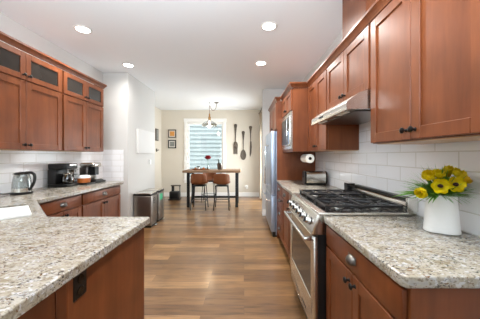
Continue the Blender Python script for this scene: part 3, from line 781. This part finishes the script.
for k in range(520):
    a = rnd.uniform(0, 2*PI); el = rnd.uniform(.1, 1.35)
    L = rnd.uniform(.10, .20); 
    dx = math.cos(a)*math.cos(el); dy = math.sin(a)*math.cos(el)*.8
    if dx > 0: L *= .75
    if dy > 0.2: dy *= .4
    d = Vector((dx, dy, math.sin(el)*.62)).normalized()
    p0 = Vector((VC.x+.05*dx, VC.y+.03*dy-.005, VC.z+.185)); 
    end = p0 + d*L
    if end.x > XR-.012: L *= max(.1, (XR-.012-p0.x)/(end.x-p0.x))
    blade(b, p0, d, L, rnd.uniform(.003, .0075), rnd.uniform(0, .35))
for k in range(240):
    a = rnd.uniform(0, 2*PI); d = Vector((math.cos(a), math.sin(a)*.6, rnd.uniform(.35, 2.2))).normalized()
    p0 = Vector((VC.x+.05*math.cos(a), VC.y+.032*math.sin(a), VC.z+.185)); L = rnd.uniform(.05, .12)
    if (p0+d*L).x > XR-.012: continue
    blade(b, p0, d, L, rnd.uniform(.006, .010), rnd.uniform(.1, .5))
bmesh.ops.solidify(b, geom=b.faces[:], thickness=.0005)
o = obj('grass_foliage', b, M['green'], None, ang=60); tag(o, 'fine green grass blades filling out the yellow bouquet in the white vase', 'foliage', kind='stuff')

# toaster
tx, ty = .935, 3.10
T = thing('toaster', 'brushed steel toaster with black ends on the far right counter', 'toaster', (tx, ty, CT))
b = bm_new(); rings = []
for xx in (-.125, .125): rings.append([Vector((tx+xx, ty+y, CT+.095+z)) for y, z in rrect(.15, .165, .045, 6)])
loft(b, rings); obj('toaster_body', b, M['steel'], T)
for s_ in (-1, 1):
    b = bm_new(); rings = []
    for xx, k in ((s_*.125, 1), (s_*.140, 1), (s_*.146, .93)): rings.append([Vector((tx+xx, ty+y*k, CT+.095+z*k)) for y, z in rrect(.155, .170, .045, 6)])
    loft(b, rings); e = obj('end_cap', b, M['blk'], T)
    if s_ < 0: one('lever', M['blk'], e, box, tx-.165, tx-.146, ty-.02, ty+.02, CT+.10, CT+.112, .003)
b = bm_new(); box(b, tx-.10, tx+.10, ty-.045, ty-.018, CT+.1765, CT+.179); box(b, tx-.10, tx+.10, ty+.018, ty+.045, CT+.1765, CT+.179); obj('bread_slot', b, M['enamel'], T)
b = bm_new(); box(b, tx-.13, tx+.13, ty-.06, ty+.06, CT, CT+.0125, .003); obj('base', b, M['blk'], T)
# paper towel roll under cabinet
px_, pz_ = .835, 1.262
T = thing('paper_towel_roll', 'white paper towel roll on a holder under the wall cabinet', 'paper towel', (px_, 3.08, 1.20))
b = bm_new(); lathe(b, [(.020, 2.955), (.056, 2.955), (.056, 3.23), (.020, 3.23), (.020, 2.955)], (px_, 0, pz_), 28, axis='y', cap=False); obj('roll', b, M['paper'], T)
b = bm_new(); lathe(b, [(.019, 2.953), (.019, 3.232), (.016, 3.232), (.016, 2.953), (.019, 2.953)], (px_, 0, pz_), 20, axis='y', cap=False); obj('core', b, plain('cardboard', lin(60,46,36), .9), T)
b = bm_new(); tube(b, [(px_, 2.965, pz_), (px_, 3.245, pz_), (px_, 3.245, 1.3445)], .006, 8); obj('holder', b, M['blackmetal'], T)
# black spice / grinder cup
T = thing('utensil_cup', 'small square black container on the counter behind the range', 'container', (1.055, 2.34, CT))
b = bm_new(); vx(b, (1.055, 2.34, CT), [(0, .075, .075, .01), (.10, .082, .082, .01), (.10, .072, .072, .008), (.02, .066, .066, .008)]); obj('cup_body', b, M['blk'], T)
one('lid', M['blackgloss'], T, box, 1.016, 1.094, 2.301, 2.379, CT+.1005, CT+.112, .004)
# wall outlets on tile right
def outlet(name, label, x, y, z, ax, s, m='white'):
    T = thing(name, label, 'outlet', (x, y, z-.057))
    b = bm_new()
    if ax == 'x': box(b, x, x+s*.006, y-.036, y+.036, z-.058, z+.058, .002)
    else: box(b, x-.036, x+.036, y, y+s*.006, z-.058, z+.058, .002)
    obj('cover_plate', b, M[m], T)
    b = bm_new()
    for dz in (-.022, .022):
        if ax == 'x': box(b, x+s*.006, x+s*.008, y-.015, y+.015, z+dz-.014, z+dz+.014, .002)
        else: box(b, x-.015, x+.015, y+s*.006, y+s*.008, z+dz-.014, z+dz+.014, .002)
    obj('socket', b, M['trim'], T)
outlet('wall_outlet', 'white outlet plate on the tile above the toaster', XR, 3.25, 1.16, 'x', -1)
outlet('wall_outlet', 'white outlet low on the far wall right of the dining table', .095, YF, .30, 'y', -1)
T = thing('plug_adapter', 'white plug adapter in the far wall outlet', 'adapter', (.07, YF-.03, .30))
one('adapter_body', M['white'], T, box, .02, .12, YF-.05, YF-.0085, .295, .345, .008, 2)

# ------------------------------------------------------------------ left counter things
# kettle
kx, ky = -2.24, 2.36
K = thing('electric_kettle', 'glass electric kettle with black handle and lid on the left counter', 'kettle', (kx, ky, CT))
b = bm_new(); lathe(b, [(.085, 0), (.088, .012), (.080, .022), (.001, .022)], (kx, ky, CT), 28); obj('power_base', b, M['blk'], K)
b = bm_new(); lathe(b, [(.078, .023), (.078, .060), (.001, .060)], (kx, ky, CT), 28); obj('steel_band', b, M['steel'], K)
b = bm_new(); lathe(b, [(.077, .0605), (.076, .10), (.066, .17), (.058, .195), (.056, .195), (.064, .17), (.073, .10), (.074, .0605)], (kx, ky, CT), 28, cap=False); obj('glass_jug', b, M['kettleglass'], K)
b = bm_new(); lathe(b, [(.059, .196), (.060, .207), (.045, .216), (.001, .218)], (kx, ky, CT), 28)
box(b, kx-.02, kx+.105, ky-.018, ky+.018, CT+.207, CT+.222, .006, 2); obj('lid', b, M['blk'], K)
b = bm_new(); tube(b, [(kx+.045, ky, CT+.212), (kx+.10, ky, CT+.215), (kx+.132, ky, CT+.19), (kx+.128, ky, CT+.12), (kx+.088, ky, CT+.05), (kx+.07, ky, CT+.04)], lambda u: .0145-.003*u, 10, 2); obj('handle', b, M['blk'], K)
b = bm_new(); tube(b, [(kx-.04, ky, CT+.18), (kx-.085, ky, CT+.20)], lambda u: .024-.012*u, 12); obj('spout', b, M['steel'], K)
b = bm_new(); tube(b, [(kx-.07, ky-.03, CT+.008), (kx-.10, ky-.10, CT+.010), (kx-.13, ky-.17, CT+.05), (kx-.15, ky-.26, CT+.03), (XL+.02, ky-.36, CT+.08), (XL+.02, ky-.40, 1.12)], .005, 7, 2); obj('power_cord', b, M['blk'], K)
# drip coffee maker
def coffee(cx, cy):
    T = thing('drip_coffee_maker', 'black drip coffee maker with glass carafe, left of the tray', 'coffee maker', (cx, cy, CT))
    one('base', M['blk'], T, box, cx-.11, cx+.13, cy-.10, cy+.10, CT, CT+.035, .008, 2)
    one('water_tank', M['blk'], T, box, cx-.11, cx-.01, cy-.10, cy+.10, CT+.0355, CT+.215, .008, 2)
    b = bm_new(); box(b, cx-.11, cx+.12, cy-.10, cy+.10, CT+.2155, CT+.285, .014, 3); tp = obj('brew_head', b, M['blk'], T)
    one('steel_panel', M['steel'], tp, box, cx+.1201, cx+.124, cy-.05, cy+.07, CT+.262, CT+.278, .002)
    b = bm_new(); lathe(b, [(.055, .037), (.066, .06), (.066, .10), (.050, .145), (.045, .150), (.043, .150), (.048, .145), (.063, .10), (.063, .06), (.05, .039)], (cx+.06, cy, CT), 24); cf = obj('carafe', b, M['carafe'], T)
    b = bm_new(); lathe(b, [(.060, .062), (.060, .095), (.001, .096)], (cx+.06, cy, CT), 20); obj('coffee', b, plain('coffee', lin(36,20,12), .1), cf)
    b = bm_new(); lathe(b, [(.052, .146), (.054, .158), (.048, .164), (.001, .166)], (cx+.06, cy, CT), 24); obj('carafe_collar', b, M['steel'], cf)
    b = bm_new(); tube(b, [(cx+.10, cy-.03, CT+.15), (cx+.14, cy-.055, CT+.145), (cx+.14, cy-.055, CT+.07), (cx+.115, cy-.045, CT+.06)], .008, 8, 1); obj('carafe_handle', b, M['blk'], cf)
coffee(-2.27, 2.93)
# tray
T0 = thing('serving_tray', 'long black tray under the snack jar and pod coffee machine', 'tray', (-2.2, 3.25, CT))
b = bm_new(); box(b, -2.36, -2.05, 3.06, 3.47, CT, CT+.008, .003)
for a in ((-2.36, -2.352, 3.06, 3.47), (-2.058, -2.05, 3.06, 3.47), (-2.352, -2.058, 3.06, 3.068), (-2.352, -2.058, 3.462, 3.47)): box(b, *a, CT+.0082, CT+.026, .002)
obj('tray_body', b, M['blk'], T0)
# snack jar: glass bowl with amber contents and white lid
jx, jy, jz = -2.15, 3.145, CT+.009
T = thing('snack_bowl', 'amber-filled glass bowl with a white top between the coffee machines', 'bowl', (jx, jy, jz))
b = bm_new(); lathe(b, [(.05, 0), (.072, .02), (.075, .075), (.071, .075), (.068, .022), (.048, .004), (.001, .004)], (jx, jy, jz), 24); obj('glass_bowl', b, M['glass'], T)
b = bm_new(); lathe(b, [(.049, .005), (.0735, .019), (.0765, .074), (.001, .0745)], (jx, jy, jz), 20); obj('snack_filling', b, M['amber'], T)
b = bm_new(); lathe(b, [(.074, .0755), (.076, .090), (.066, .108), (.03, .116), (.001, .117)], (jx, jy, jz), 24); obj('lid', b, M['white'], T)
# pod carousel behind
cx_, cy_ = -2.30, 3.16
T = thing('pod_carousel', 'black wire pod carousel behind the snack bowl', 'pod holder', (cx_, cy_, CT+.009))
b = bm_new(); lathe(b, [(.055, 0), (.055, .006), (.001, .006)], (cx_, cy_, CT+.009), 20); cyl(b, (cx_, cy_, CT+.012), (cx_, cy_, CT+.235), .005)
for z in (.06, .12, .18):
    for k in range(5):
        a = 2*PI*k/5; c_ = (cx_+.035*math.cos(a), cy_+.035*math.sin(a), CT+.01+z)
        lathe(b, [(.022, 0), (.024, .002), (.022, .004)], c_, 12, cap=False)
ball(b, (cx_, cy_, CT+.24), .010); obj('carousel_frame', b, M['blackmetal'], T)
for z in (.06, .12, .18):
    for k in range(5):
        a = 2*PI*k/5; c_ = Vector((cx_+.037*math.cos(a), cy_+.037*math.sin(a), CT+.01+z))
        b = bm_new(); lathe(b, [(.014, -.03), (.019, .005), (.021, .008), (.001, .009)], c_, 12); o = obj('coffee_pod', b, M['white' if (k+int(z*50)) % 3 == 0 else 'gunmetal'], T)
# single serve machine
mx_, my_ = -2.19, 3.36
T = thing('pod_coffee_machine', 'silver and black single-serve coffee machine on the tray, farthest along left counter', 'coffee machine', (mx_, my_, CT+.009))
z0 = CT+.009
b = bm_new(); box(b, mx_-.12, mx_+.12, my_-.085, my_+.085, z0, z0+.035, .01, 3); obj('base', b, M['blk'], T)
b = bm_new(); box(b, mx_-.12, mx_-.0, my_-.085, my_+.085, z0+.036, z0+.215, .015, 3); obj('column', b, M['pewter'], T)
b = bm_new(); box(b, mx_-.12, mx_+.10, my_-.088, my_+.088, z0+.216, z0+.275, .022, 4); hd = obj('brew_head', b, M['steel'], T)
b = bm_new(); tube(b, [(mx_+.02, my_-.09, z0+.26), (mx_+.105, my_-.07, z0+.262), (mx_+.118, my_, z0+.262), (mx_+.105, my_+.07, z0+.262), (mx_+.02, my_+.09, z0+.26)], .008, 8, 2); obj('lid_handle', b, M['chrome'], hd)
one('nozzle', M['blk'], hd, box, mx_+.001, mx_+.08, my_-.045, my_+.045, z0+.10, z0+.215, .005)
one('drip_grid', M['chrome'], T, box, mx_+.02, mx_+.11, my_-.06, my_+.06, z0+.0355, z0+.042, .002)
one('water_tank', M['kettleglass'], T, box, mx_-.11, mx_+.01, my_+.0855, my_+.104, z0+.03, z0+.22, .006, 2)

# ------------------------------------------------------------------ things on the left wall
T = thing('wall_panel', 'blank white rectangular panel hung on the wall above the trash cans', 'panel', (-1.99, 4.8, 1.34))
one('panel_board', M['panelwhite'], T, box, -2.009, -1.968, 4.36, 5.17, 1.345, 1.80, .006, 2)
T = thing('thermostat', 'small white thermostat beneath the white wall panel', 'thermostat', (-2.0, 5.0, 1.1))
one('plate', M['white'], T, box, -2.009, -1.985, 4.93, 5.02, 1.11, 1.21, .006, 2)
T = thing('picture_frame', 'dark narrow picture on the nook side wall, seen nearly edge-on', 'picture', (-2.6, 6.98, 1.74))
one('frame', M['gunmetal'], T, box, -2.619, -2.59, 6.90, 7.10, 1.74, 2.10, .004)
one('print', M['greyprint'], T, box, -2.591, -2.588, 6.93, 7.07, 1.77, 2.07)
T = thing('wall_hook', 'small round dark hook below the narrow picture on the side wall', 'hook', (-2.6, 7.0, 1.42))
b = bm_new(); lathe(b, [(.05, 0), (.05, .012), (.035, .02), (.001, .022)], (-2.619, 7.0, 1.46), 18, axis='x'); PL = obj('back_plate', b, M['gunmetal'], T)
b = bm_new(); tube(b, [(-2.60, 7.0, 1.46), (-2.56, 7.0, 1.45), (-2.55, 7.0, 1.48)], .008, 8, 1); obj('hook_arm', b, M['gunmetal'], T)
for k, (z, mm, lb) in enumerate(((1.86, 'orange', 'small dark-framed picture with orange print, the upper of two'), (1.53, 'greyprint', 'small dark-framed picture with pale grey print, the lower of two'))):
    xc = -2.275
    T = thing('picture_frame', lb+' on the far wall', 'picture', (xc, YF-.02, z))
    b = bm_new(); x0, x1, z0_, z1_ = xc-.125, xc+.125, z, z+.26; fw = .030
    box(b, x0, x0+fw, YF-.024, YF-.001, z0_, z1_, .003); box(b, x1-fw, x1, YF-.024, YF-.001, z0_, z1_, .003)
    box(b, x0+fw, x1-fw, YF-.024, YF-.001, z0_, z0_+fw, .003); box(b, x0+fw, x1-fw, YF-.024, YF-.001, z1_-fw, z1_, .003); obj('frame', b, M['blackmetal'] if k else M['gunmetal'], T)
    one('mat_board', M['label'], T, box, x0+fw, x1-fw, YF-.012, YF-.006, z0_+fw, z1_-fw)
    one('print', M[mm], T, box, x0+fw+.022, x1-fw-.022, YF-.014, YF-.0125, z0_+fw+.025, z1_-fw-.025)
# trash cans
def can(y0, y1, label):
    T = thing('trash_can', label, 'trash can', (-1.83, (y0+y1)/2, 0), 'stainless trash cans against the left wall')
    x0, x1 = -1.985, -1.665; yc = (y0+y1)/2
    b = bm_new(); box(b, x0, x1, y0, y1, .03, .575, .02, 3); obj('can_body', b, M['steel_dark'], T)
    b = bm_new(); box(b, x0+.01, x1-.01, y0+.01, y1-.01, 0, .029, .004); obj('base', b, M['blk'], T)
    b = bm_new(); box(b, x0-.002, x1+.004, y0-.002, y1+.002, .576, .600, .006, 2); obj('rim', b, M['blk'], T)
    b = bm_new(); box(b, x0+.002, x1+.002, y0+.002, y1-.002, .601, .622, .008, 3); obj('lid', b, M['steel'], T)
    b = bm_new(); box(b, x1+.001, x1+.055, yc-.06, yc+.06, .012, .030, .006, 2); obj('pedal', b, M['chrome'], T)
    return T
TA = can(4.20, 4.50, 'stainless pedal trash can, the nearer of the pair, with round dark emblem')
b = bm_new(); lathe(b, [(.055, 0), (.055, .002), (.001, .0025)], (-1.665, 4.35, .47), 24, axis='x'); o = obj('round_emblem', b, M['blk'], TA)
b = bm_new(); lathe(b, [(.030, .0026), (.034, .0026), (.034, .0034), (.030, .0034), (.030, .0026)], (-1.665, 4.35, .47), 24, axis='x', cap=False); obj('emblem_ring', b, M['label'], o)
TB = can(4.57, 4.87, 'stainless pedal trash can, the farther of the pair, with a green sticker')
b = bm_new(); box(b, -1.665, -1.663, 4.62, 4.78, .42, .54, .0005); o = obj('green_sticker', b, M['teal'], TB)
# small black stand on the floor by far wall
T = thing('floor_caddy', 'small black caddy with raised handle frame on the floor under the pictures', 'caddy', (-2.03, 6.9, 0))
b = bm_new(); box(b, -2.20, -1.87, 6.78, 7.02, 0, .03, .008, 2); obj('base', b, M['blk'], T)
b = bm_new(); box(b, -2.18, -1.89, 6.80, 7.0, .031, .25, .03, 3); obj('bin_body', b, M['blk'], T)
b = bm_new(); box(b, -2.13, -2.06, 6.87, 6.93, .251, .40, .006); obj('post', b, M['blk'], T)
b = bm_new(); box(b, -2.15, -1.87, 6.85, 6.95, .401, .43, .008, 2); obj('top_tray', b, M['gunmetal'], T)
b = bm_new(); box(b, -1.90, -1.88, 6.88, 6.92, .251, .40, .004); obj('thin_post', b, M['blk'], T)

# ------------------------------------------------------------------ wall cutlery
def plate_obj(name, label, cat, polys, cx, z0, th=.02):
    T = thing(name, label, cat, (cx, YF-.02, z0)); 
    for nm, fn in polys:
        b = bm_new(); fn(b); obj(nm, b, M['gunmetal'], T)
def handle_prism(b, cx, ztop, zbot):
    L = ztop-zbot
    pts = [(0, .010), (.15*L, .012), (.5*L, .017), (.78*L, .034), (.86*L, .040), (.90*L, .050), (.95*L, .050), (.985*L, .034), (L, .008)]
    poly = [(cx+w, zbot+h) for h, w in pts] + [(cx-w, zbot+h) for h, w in reversed(pts)]
    prism(b, poly, YF-.030, YF-.008, .004, axis='y')
XF = (235.6-244)*.03171; XS = (243.3-244)*.03171; XK = (250.5-244)*.03171
def pz(py): return 1.30-(py-155.5)*.03171
def fork(b):
    c = XF; zt, zb = pz(143.5), pz(154)
    prism(b, [(c-.014, zt+.06), (c-.06, zt+.02), (c-.068, zt-.04), (c-.066, zt-.12), (c+.066, zt-.12), (c+.068, zt-.04), (c+.06, zt+.02), (c+.014, zt+.06)], YF-.030, YF-.010, .004, axis='y')
    for k in range(4):
        x = c-.051+.034*k; prism(b, [(x-.012, zt-.115), (x+.012, zt-.115), (x+.009, zb), (x-.009, zb)], YF-.030, YF-.012, .003, axis='y')
plate_obj('fork_wall_decor', 'oversized metal fork hung on the far wall, leftmost of three utensils', 'wall decor', [('handle', lambda b: handle_prism(b, XF, pz(124), pz(142.5))), ('tines', fork)], XF, pz(154))
def spoon(b):
    zc, n = (pz(149.5)+pz(160))/2, 16; H_ = (pz(149.5)-pz(160))/2
    rings = []
    for k, (s_, dy) in enumerate(((1, 0), (1, -.014), (.8, -.014), (.45, -.004), (.02, 0))):
        rings.append([Vector((XS + .09*s_*math.cos(a)*(1-.12*math.sin(a)), YF-.010+dy, zc+H_*s_*math.sin(a))) for a in [2*PI*i/24 for i in range(24)]])
    loft(b, rings)
plate_obj('spoon_wall_decor', 'oversized metal spoon hung on the far wall between fork and knife', 'wall decor', [('handle', lambda b: handle_prism(b, XS, pz(131), pz(150))), ('bowl', spoon)], XS, pz(160))
def knife(b):
    prism(b, [(XK-.012, pz(141)), (XK+.030, pz(141.5)), (XK+.040, pz(147)), (XK+.030, pz(153)), (XK-.01, pz(157)), (XK-.026, pz(155)), (XK-.020, pz(146))], YF-.028, YF-.012, .003, axis='y')
plate_obj('knife_wall_decor', 'oversized metal knife hung on the far wall, rightmost of three utensils', 'wall decor', [('handle', lambda b: handle_prism(b, XK, pz(126), pz(142))), ('blade', knife)], XK, pz(157))

# ------------------------------------------------------------------ curtain by the nook door
T = thing('curtain_rod', 'dark curtain rod with wooden finial over the nook glass door', 'curtain rod', (.50, 6.3, 2.6))
b = bm_new(); cyl(b, (.49, 5.35, 2.60), (.49, 7.22, 2.60), .012)
for y in (5.5, 7.12): tube(b, [(.49, y, 2.60), (.555, y, 2.60)], .007, 8)
obj('rod', b, M['bronze'], T)
b = bm_new(); ball(b, (.49, 7.25, 2.60), .036); ball(b, (.49, 5.32, 2.60), .036); obj('finial', b, M['cord'], T)
b = bm_new(); pts = []; n = 40
for i in range(n+1): y = 6.92+.26*i/n; pts.append((.49+.024*math.sin(i*1.05), y))
for z_ in (0,): 
    rings = [[Vector((x, y, .02)) for x, y in pts], [Vector((x*.98+.0098, y, 2.575)) for x, y in pts]]
    loft(b, rings, cap=False, closed=False); bmesh.ops.solidify(b, geom=b.faces[:], thickness=.003)
o = obj('curtain', b, M['curtain'], None, ang=80); tag(o, 'cream curtain gathered at the far end of the nook glass door', 'curtain')

# ------------------------------------------------------------------ dining table, stools
TX0, TX1, TY0, TY1 = -1.535, -.088, 5.82, 6.48
T = thing('dining_table', 'counter-height dining table with rustic wood top and black metal legs', 'table', ((TX0+TX1)/2, (TY0+TY1)/2, 0))
one('tabletop', M['tabletop'], T, box, TX0, TX1, TY0, TY1, .868, .925, .006, 2)
for x in (TX0+.10, TX1-.13):
    for y in (TY0+.04, TY1-.08): one('leg', M['blackmetal'], T, box, x, x+.07, y, y+.05, 0, .8675, .003)
b = bm_new(); box(b, TX0+.17, TX1-.13, TY1-.075, TY1-.035, .14, .19, .003)
obj('stretcher', b, M['blackmetal'], T)
b = bm_new(); 
for x in (TX0+.115, TX1-.115): box(b, x, x+.04, TY0+.09, TY1-.08, .82, .8675, .003)
obj('apron', b, M['blackmetal'], T)

def stool(label):
    T = thing('bar_stool', label, 'stool', (0, 0, 0), 'tan leather bar stools at the dining table')
    # facing +y ; back at -y
    prof = [(.20, .585), (.17, .60), (.08, .600), (-.05, .595), (-.13, .605), (-.175, .65), (-.19, .73), (-.20, .81), (-.205, .865), (-.205, .88)]
    n = 14; rings = []
    for i, (y, z) in enumerate(prof):
        s_ = i/(len(prof)-1); row = []
        wd = .195 if s_ < .55 else .195 - .02*(s_-.55)/.45
        if i == 0: wd = .17
        if i == len(prof)-1: wd = .15
        for k in range(n+1):
            u = -1+2*k/n
            lift = (abs(u)**3)*(.045 if s_ < .45 else .0) ; wrap = (abs(u)**2.4)*(.10 if s_ >= .45 else .02+.08*s_)
            dz = -.02*abs(u)**3 if i >= len(prof)-2 else 0
            row.append(Vector((u*wd, y+wrap*(1 if s_ > .3 else 0), z+lift+dz)))
        rings.append(row)
    b = bm_new(); loft(b, rings, cap=False, closed=False)
    bmesh.ops.recalc_face_normals(b, faces=b.faces[:]); bmesh.ops.solidify(b, geom=b.faces[:], thickness=.022)
    o = obj('seat_shell', b, M['leather'], T, ang=70)
    m = o.modifiers.new('sub', 'SUBSURF'); m.levels = 1; m.render_levels = 1
    L = [(-.13, -.11), (.13, -.11), (-.13, .13), (.13, .13)]; Fo = [(-.17, -.17), (.17, -.17), (-.17, .19), (.17, .19)]
    for (a, c_), (d, e) in zip(L, Fo): one('leg', M['blackmetal'], T, tube, [(a, c_, .575), (d, e, 0)], .009, 8)
    b = bm_new(); z = .20; k = 1-z/.575
    P_ = [Vector((a+(d-a)*k, c_+(e-c_)*k, z)) for (a, c_), (d, e) in zip(L, Fo)]
    for i, j in ((0, 1), (1, 3), (3, 2), (2, 0)): tube(b, [P_[i], P_[j]], .007, 8)
    obj('footrest', b, M['blackmetal'], T)
    b = bm_new(); box(b, -.14, .14, -.12, .14, .560, .578, .003); obj('seat_plate', b, M['blackmetal'], T)
    return T
st0 = stool('tan leather bar stool on the near left side of the table'); st0.location = (-1.085, 5.70, 0); st0.scale = (1.08, 1.05, 1.0)
dup(st0, (-.535, 5.70, 0), 0, 'tan leather bar stool on the near right side of the table')
dup(st0, (-1.0, 6.66, 0), PI, 'tan leather bar stool on the far window side of the table')
# on the table
TZ = .925
T = thing('wooden_tray', 'shallow wooden tray holding small jars on the dining table', 'tray', (-1.15, 6.12, TZ))
b = bm_new(); lathe(b, [(.12, 0), (.15, .012), (.155, .028), (.148, .028), (.143, .015), (.11, .006), (.001, .006)], (-1.14, 6.12, TZ), 28, sx=1.5); obj('tray_body', b, M['cork'], T)
for k, (x, y, m_, lb) in enumerate(((-1.27, 6.12, 'cork', 'small brown jar at the left end of the table tray'), (-1.19, 6.10, 'label', 'small pale jar second from the left on the table tray'), (-1.06, 6.14, 'amber', 'small amber jar right of centre on the table tray'))):
    b = bm_new(); lathe(b, [(.024, 0), (.028, .006), (.028, .04), (.020, .05), (.020, .058), (.001, .060)], (x, y, TZ+.0065), 16); tag(obj('spice_jar', b, M[m_], None), lb, 'jar')
# small green plant on sill side
T = thing('potted_plant', 'small green plant in a low pot on the table, left of the red flower', 'plant', (-1.24, 6.36, TZ))
b = bm_new(); lathe(b, [(.035, 0), (.045, .05), (.04, .05), (.03, .04), (.001, .04)], (-1.24, 6.36, TZ), 18); obj('pot', b, M['label'], T)
b = bm_new()
for k in range(46):
    a = rnd.uniform(0, 2*PI); blade(b, Vector((-1.24, 6.36, TZ+.045)), Vector((math.cos(a), math.sin(a)*.6, rnd.uniform(.5, 1.6))).normalized(), rnd.uniform(.07, .14), .006, .5)
bmesh.ops.solidify(b, geom=b.faces[:], thickness=.001); obj('leaves', b, plain('grey_green_leaf', lin(96,118,96), .6, var=.2), T)
# red flower in glass vase
rx, ry = -.965, 6.25
T = thing('bud_vase', 'small clear bud vase holding the red flower on the table', 'vase', (rx, ry, TZ))
b = bm_new(); lathe(b, [(.028, 0), (.034, .03), (.014, .08), (.012, .11), (.010, .11), (.012, .08), (.030, .03), (.024, .006), (.001, .006)], (rx, ry, TZ), 18); obj('vase_glass', b, M['kettleglass'], T)
T = thing('red_flower', 'full red flower standing in the bud vase on the dining table', 'flower', (rx, ry, TZ+.008))
b = bm_new(); tube(b, [(rx, ry, TZ+.01), (rx+.006, ry, TZ+.10), (rx, ry, TZ+.26)], .005, 7, 1); obj('stem', b, M['stem'], T)
b = bm_new()
for ring in range(4):
    for k in range(9):
        a = 2*PI*(k+ring*.5)/9; out = Vector((math.cos(a), math.sin(a), .1+.35*ring)).normalized()
        petal(b, Vector((rx, ry, TZ+.27+.008*ring)), out, Vector((0, 0, 1)), 0.118-.018*ring, .075, .5+.25*ring)
bmesh.ops.solidify(b, geom=b.faces[:], thickness=.002); obj('petals', b, M['red'], T, ang=60)
# ice bucket with bottle
ix, iy = -.635, 6.15
T = thing('wine_cooler', 'clear and steel wine cooler bucket at the right of the table', 'bucket', (ix, iy, TZ))
b = bm_new(); lathe(b, [(.055, 0), (.060, .01), (.072, .17), (.075, .172), (.068, .172), (.056, .012), (.001, .012)], (ix, iy, TZ), 24); obj('bucket_body', b, M['pewter'], T)
T = thing('wine_bottle', 'dark green bottle leaning left in the wine cooler', 'bottle', (ix, iy, TZ+.014))
b = bm_new(); lathe(b, [(.034, .02), (.036, .03), (.036, .17), (.014, .22), (.013, .29), (.001, .292)], (ix+.02, iy, TZ), 18)
bmesh.ops.rotate(b, verts=b.verts[:], cent=(ix+.02, iy, TZ+.02), matrix=Matrix.Rotation(math.radians(-14), 3, 'Y')); obj('bottle_body', b, M['bottle'], T)

# ------------------------------------------------------------------ pendant lamp
lx, ly = (209.5-244)/234*6.35, 6.35
T = thing('pendant_lamp', 'swag pendant lamp with clear glass shade hanging over the dining table', 'lamp', (lx, ly, CZ))
cxx = (216.5-244)/234*6.35
b = bm_new(); lathe(b, [(.06, CZ), (.06, CZ-.008), (.02, CZ-.03), (.001, CZ-.032)], (cxx, ly, 0), 24); obj('canopy', b, M['pewter'], T)
b = bm_new(); lathe(b, [(.016, CZ), (.016, CZ-.01), (.001, CZ-.012)], (lx, ly, 0), 12); tube(b, [(lx, ly, CZ-.01), (lx+.02, ly, CZ-.03), (lx, ly, CZ-.05)], .004, 6, 1); obj('ceiling_hook', b, M['pewter'], T)
b = bm_new(); tube(b, [(cxx, ly, CZ-.03), (cxx-.01, ly, CZ-.16), (lx+.10, ly, CZ-.24), (lx+.03, ly, CZ-.16), (lx, ly, CZ-.045), (lx, ly, 2.42)], .006, 8, 3); obj('cord', b, M['cord'], T)
b = bm_new(); lathe(b, [(.012, 2.44), (.020, 2.42), (.022, 2.36), (.034, 2.35), (.036, 2.27), (.028, 2.255), (.001, 2.255)], (lx, ly, 0), 20); obj('socket', b, M['brass'], T)
b = bm_new(); lathe(b, [(.040, 2.268), (.055, 2.245), (.14, 2.20), (.195, 2.155), (.20, 2.09), (.196, 2.09), (.190, 2.152), (.136, 2.195), (.052, 2.240), (.036, 2.262), (.040, 2.268)], (lx, ly, 0), 32, cap=False); obj('glass_shade', b, M['shadeglass'], T)
b = bm_new(); ball(b, (lx, ly, 2.19), .034, (1, 1, 1.15)); cyl(b, (lx, ly, 2.22), (lx, ly, 2.254), .014); obj('bulb', b, M['bulb'], T)
pl = bpy.data.lights.new('pendant_light', 'POINT'); pl.energy = 6; pl.color = (1, .8, .55); pl.shadow_soft_size = .05
po = bpy.data.objects.new('pendant_light', pl); po.location = (lx, ly, 2.12); C.objects.link(po)
# small hanging ornament in the window
T = thing('star_ornament', 'small white star ornament hanging in the far window', 'ornament', (-.82, YF-.01, 1.9))
b = bm_new(); pts = []
for k in range(10):
    a = PI/2+2*PI*k/10; r_ = .075 if k % 2 == 0 else .032; pts.append((-.80+r_*math.cos(a), 1.96+r_*math.sin(a)))
prism(b, pts, YF-.014, YF-.004, .001, axis='y'); obj('star', b, M['white'], T)
b = bm_new(); cyl(b, (-.80, YF-.009, 2.03), (-.80, YF-.009, 2.372), .002, seg=6); obj('string', b, M['white'], T)
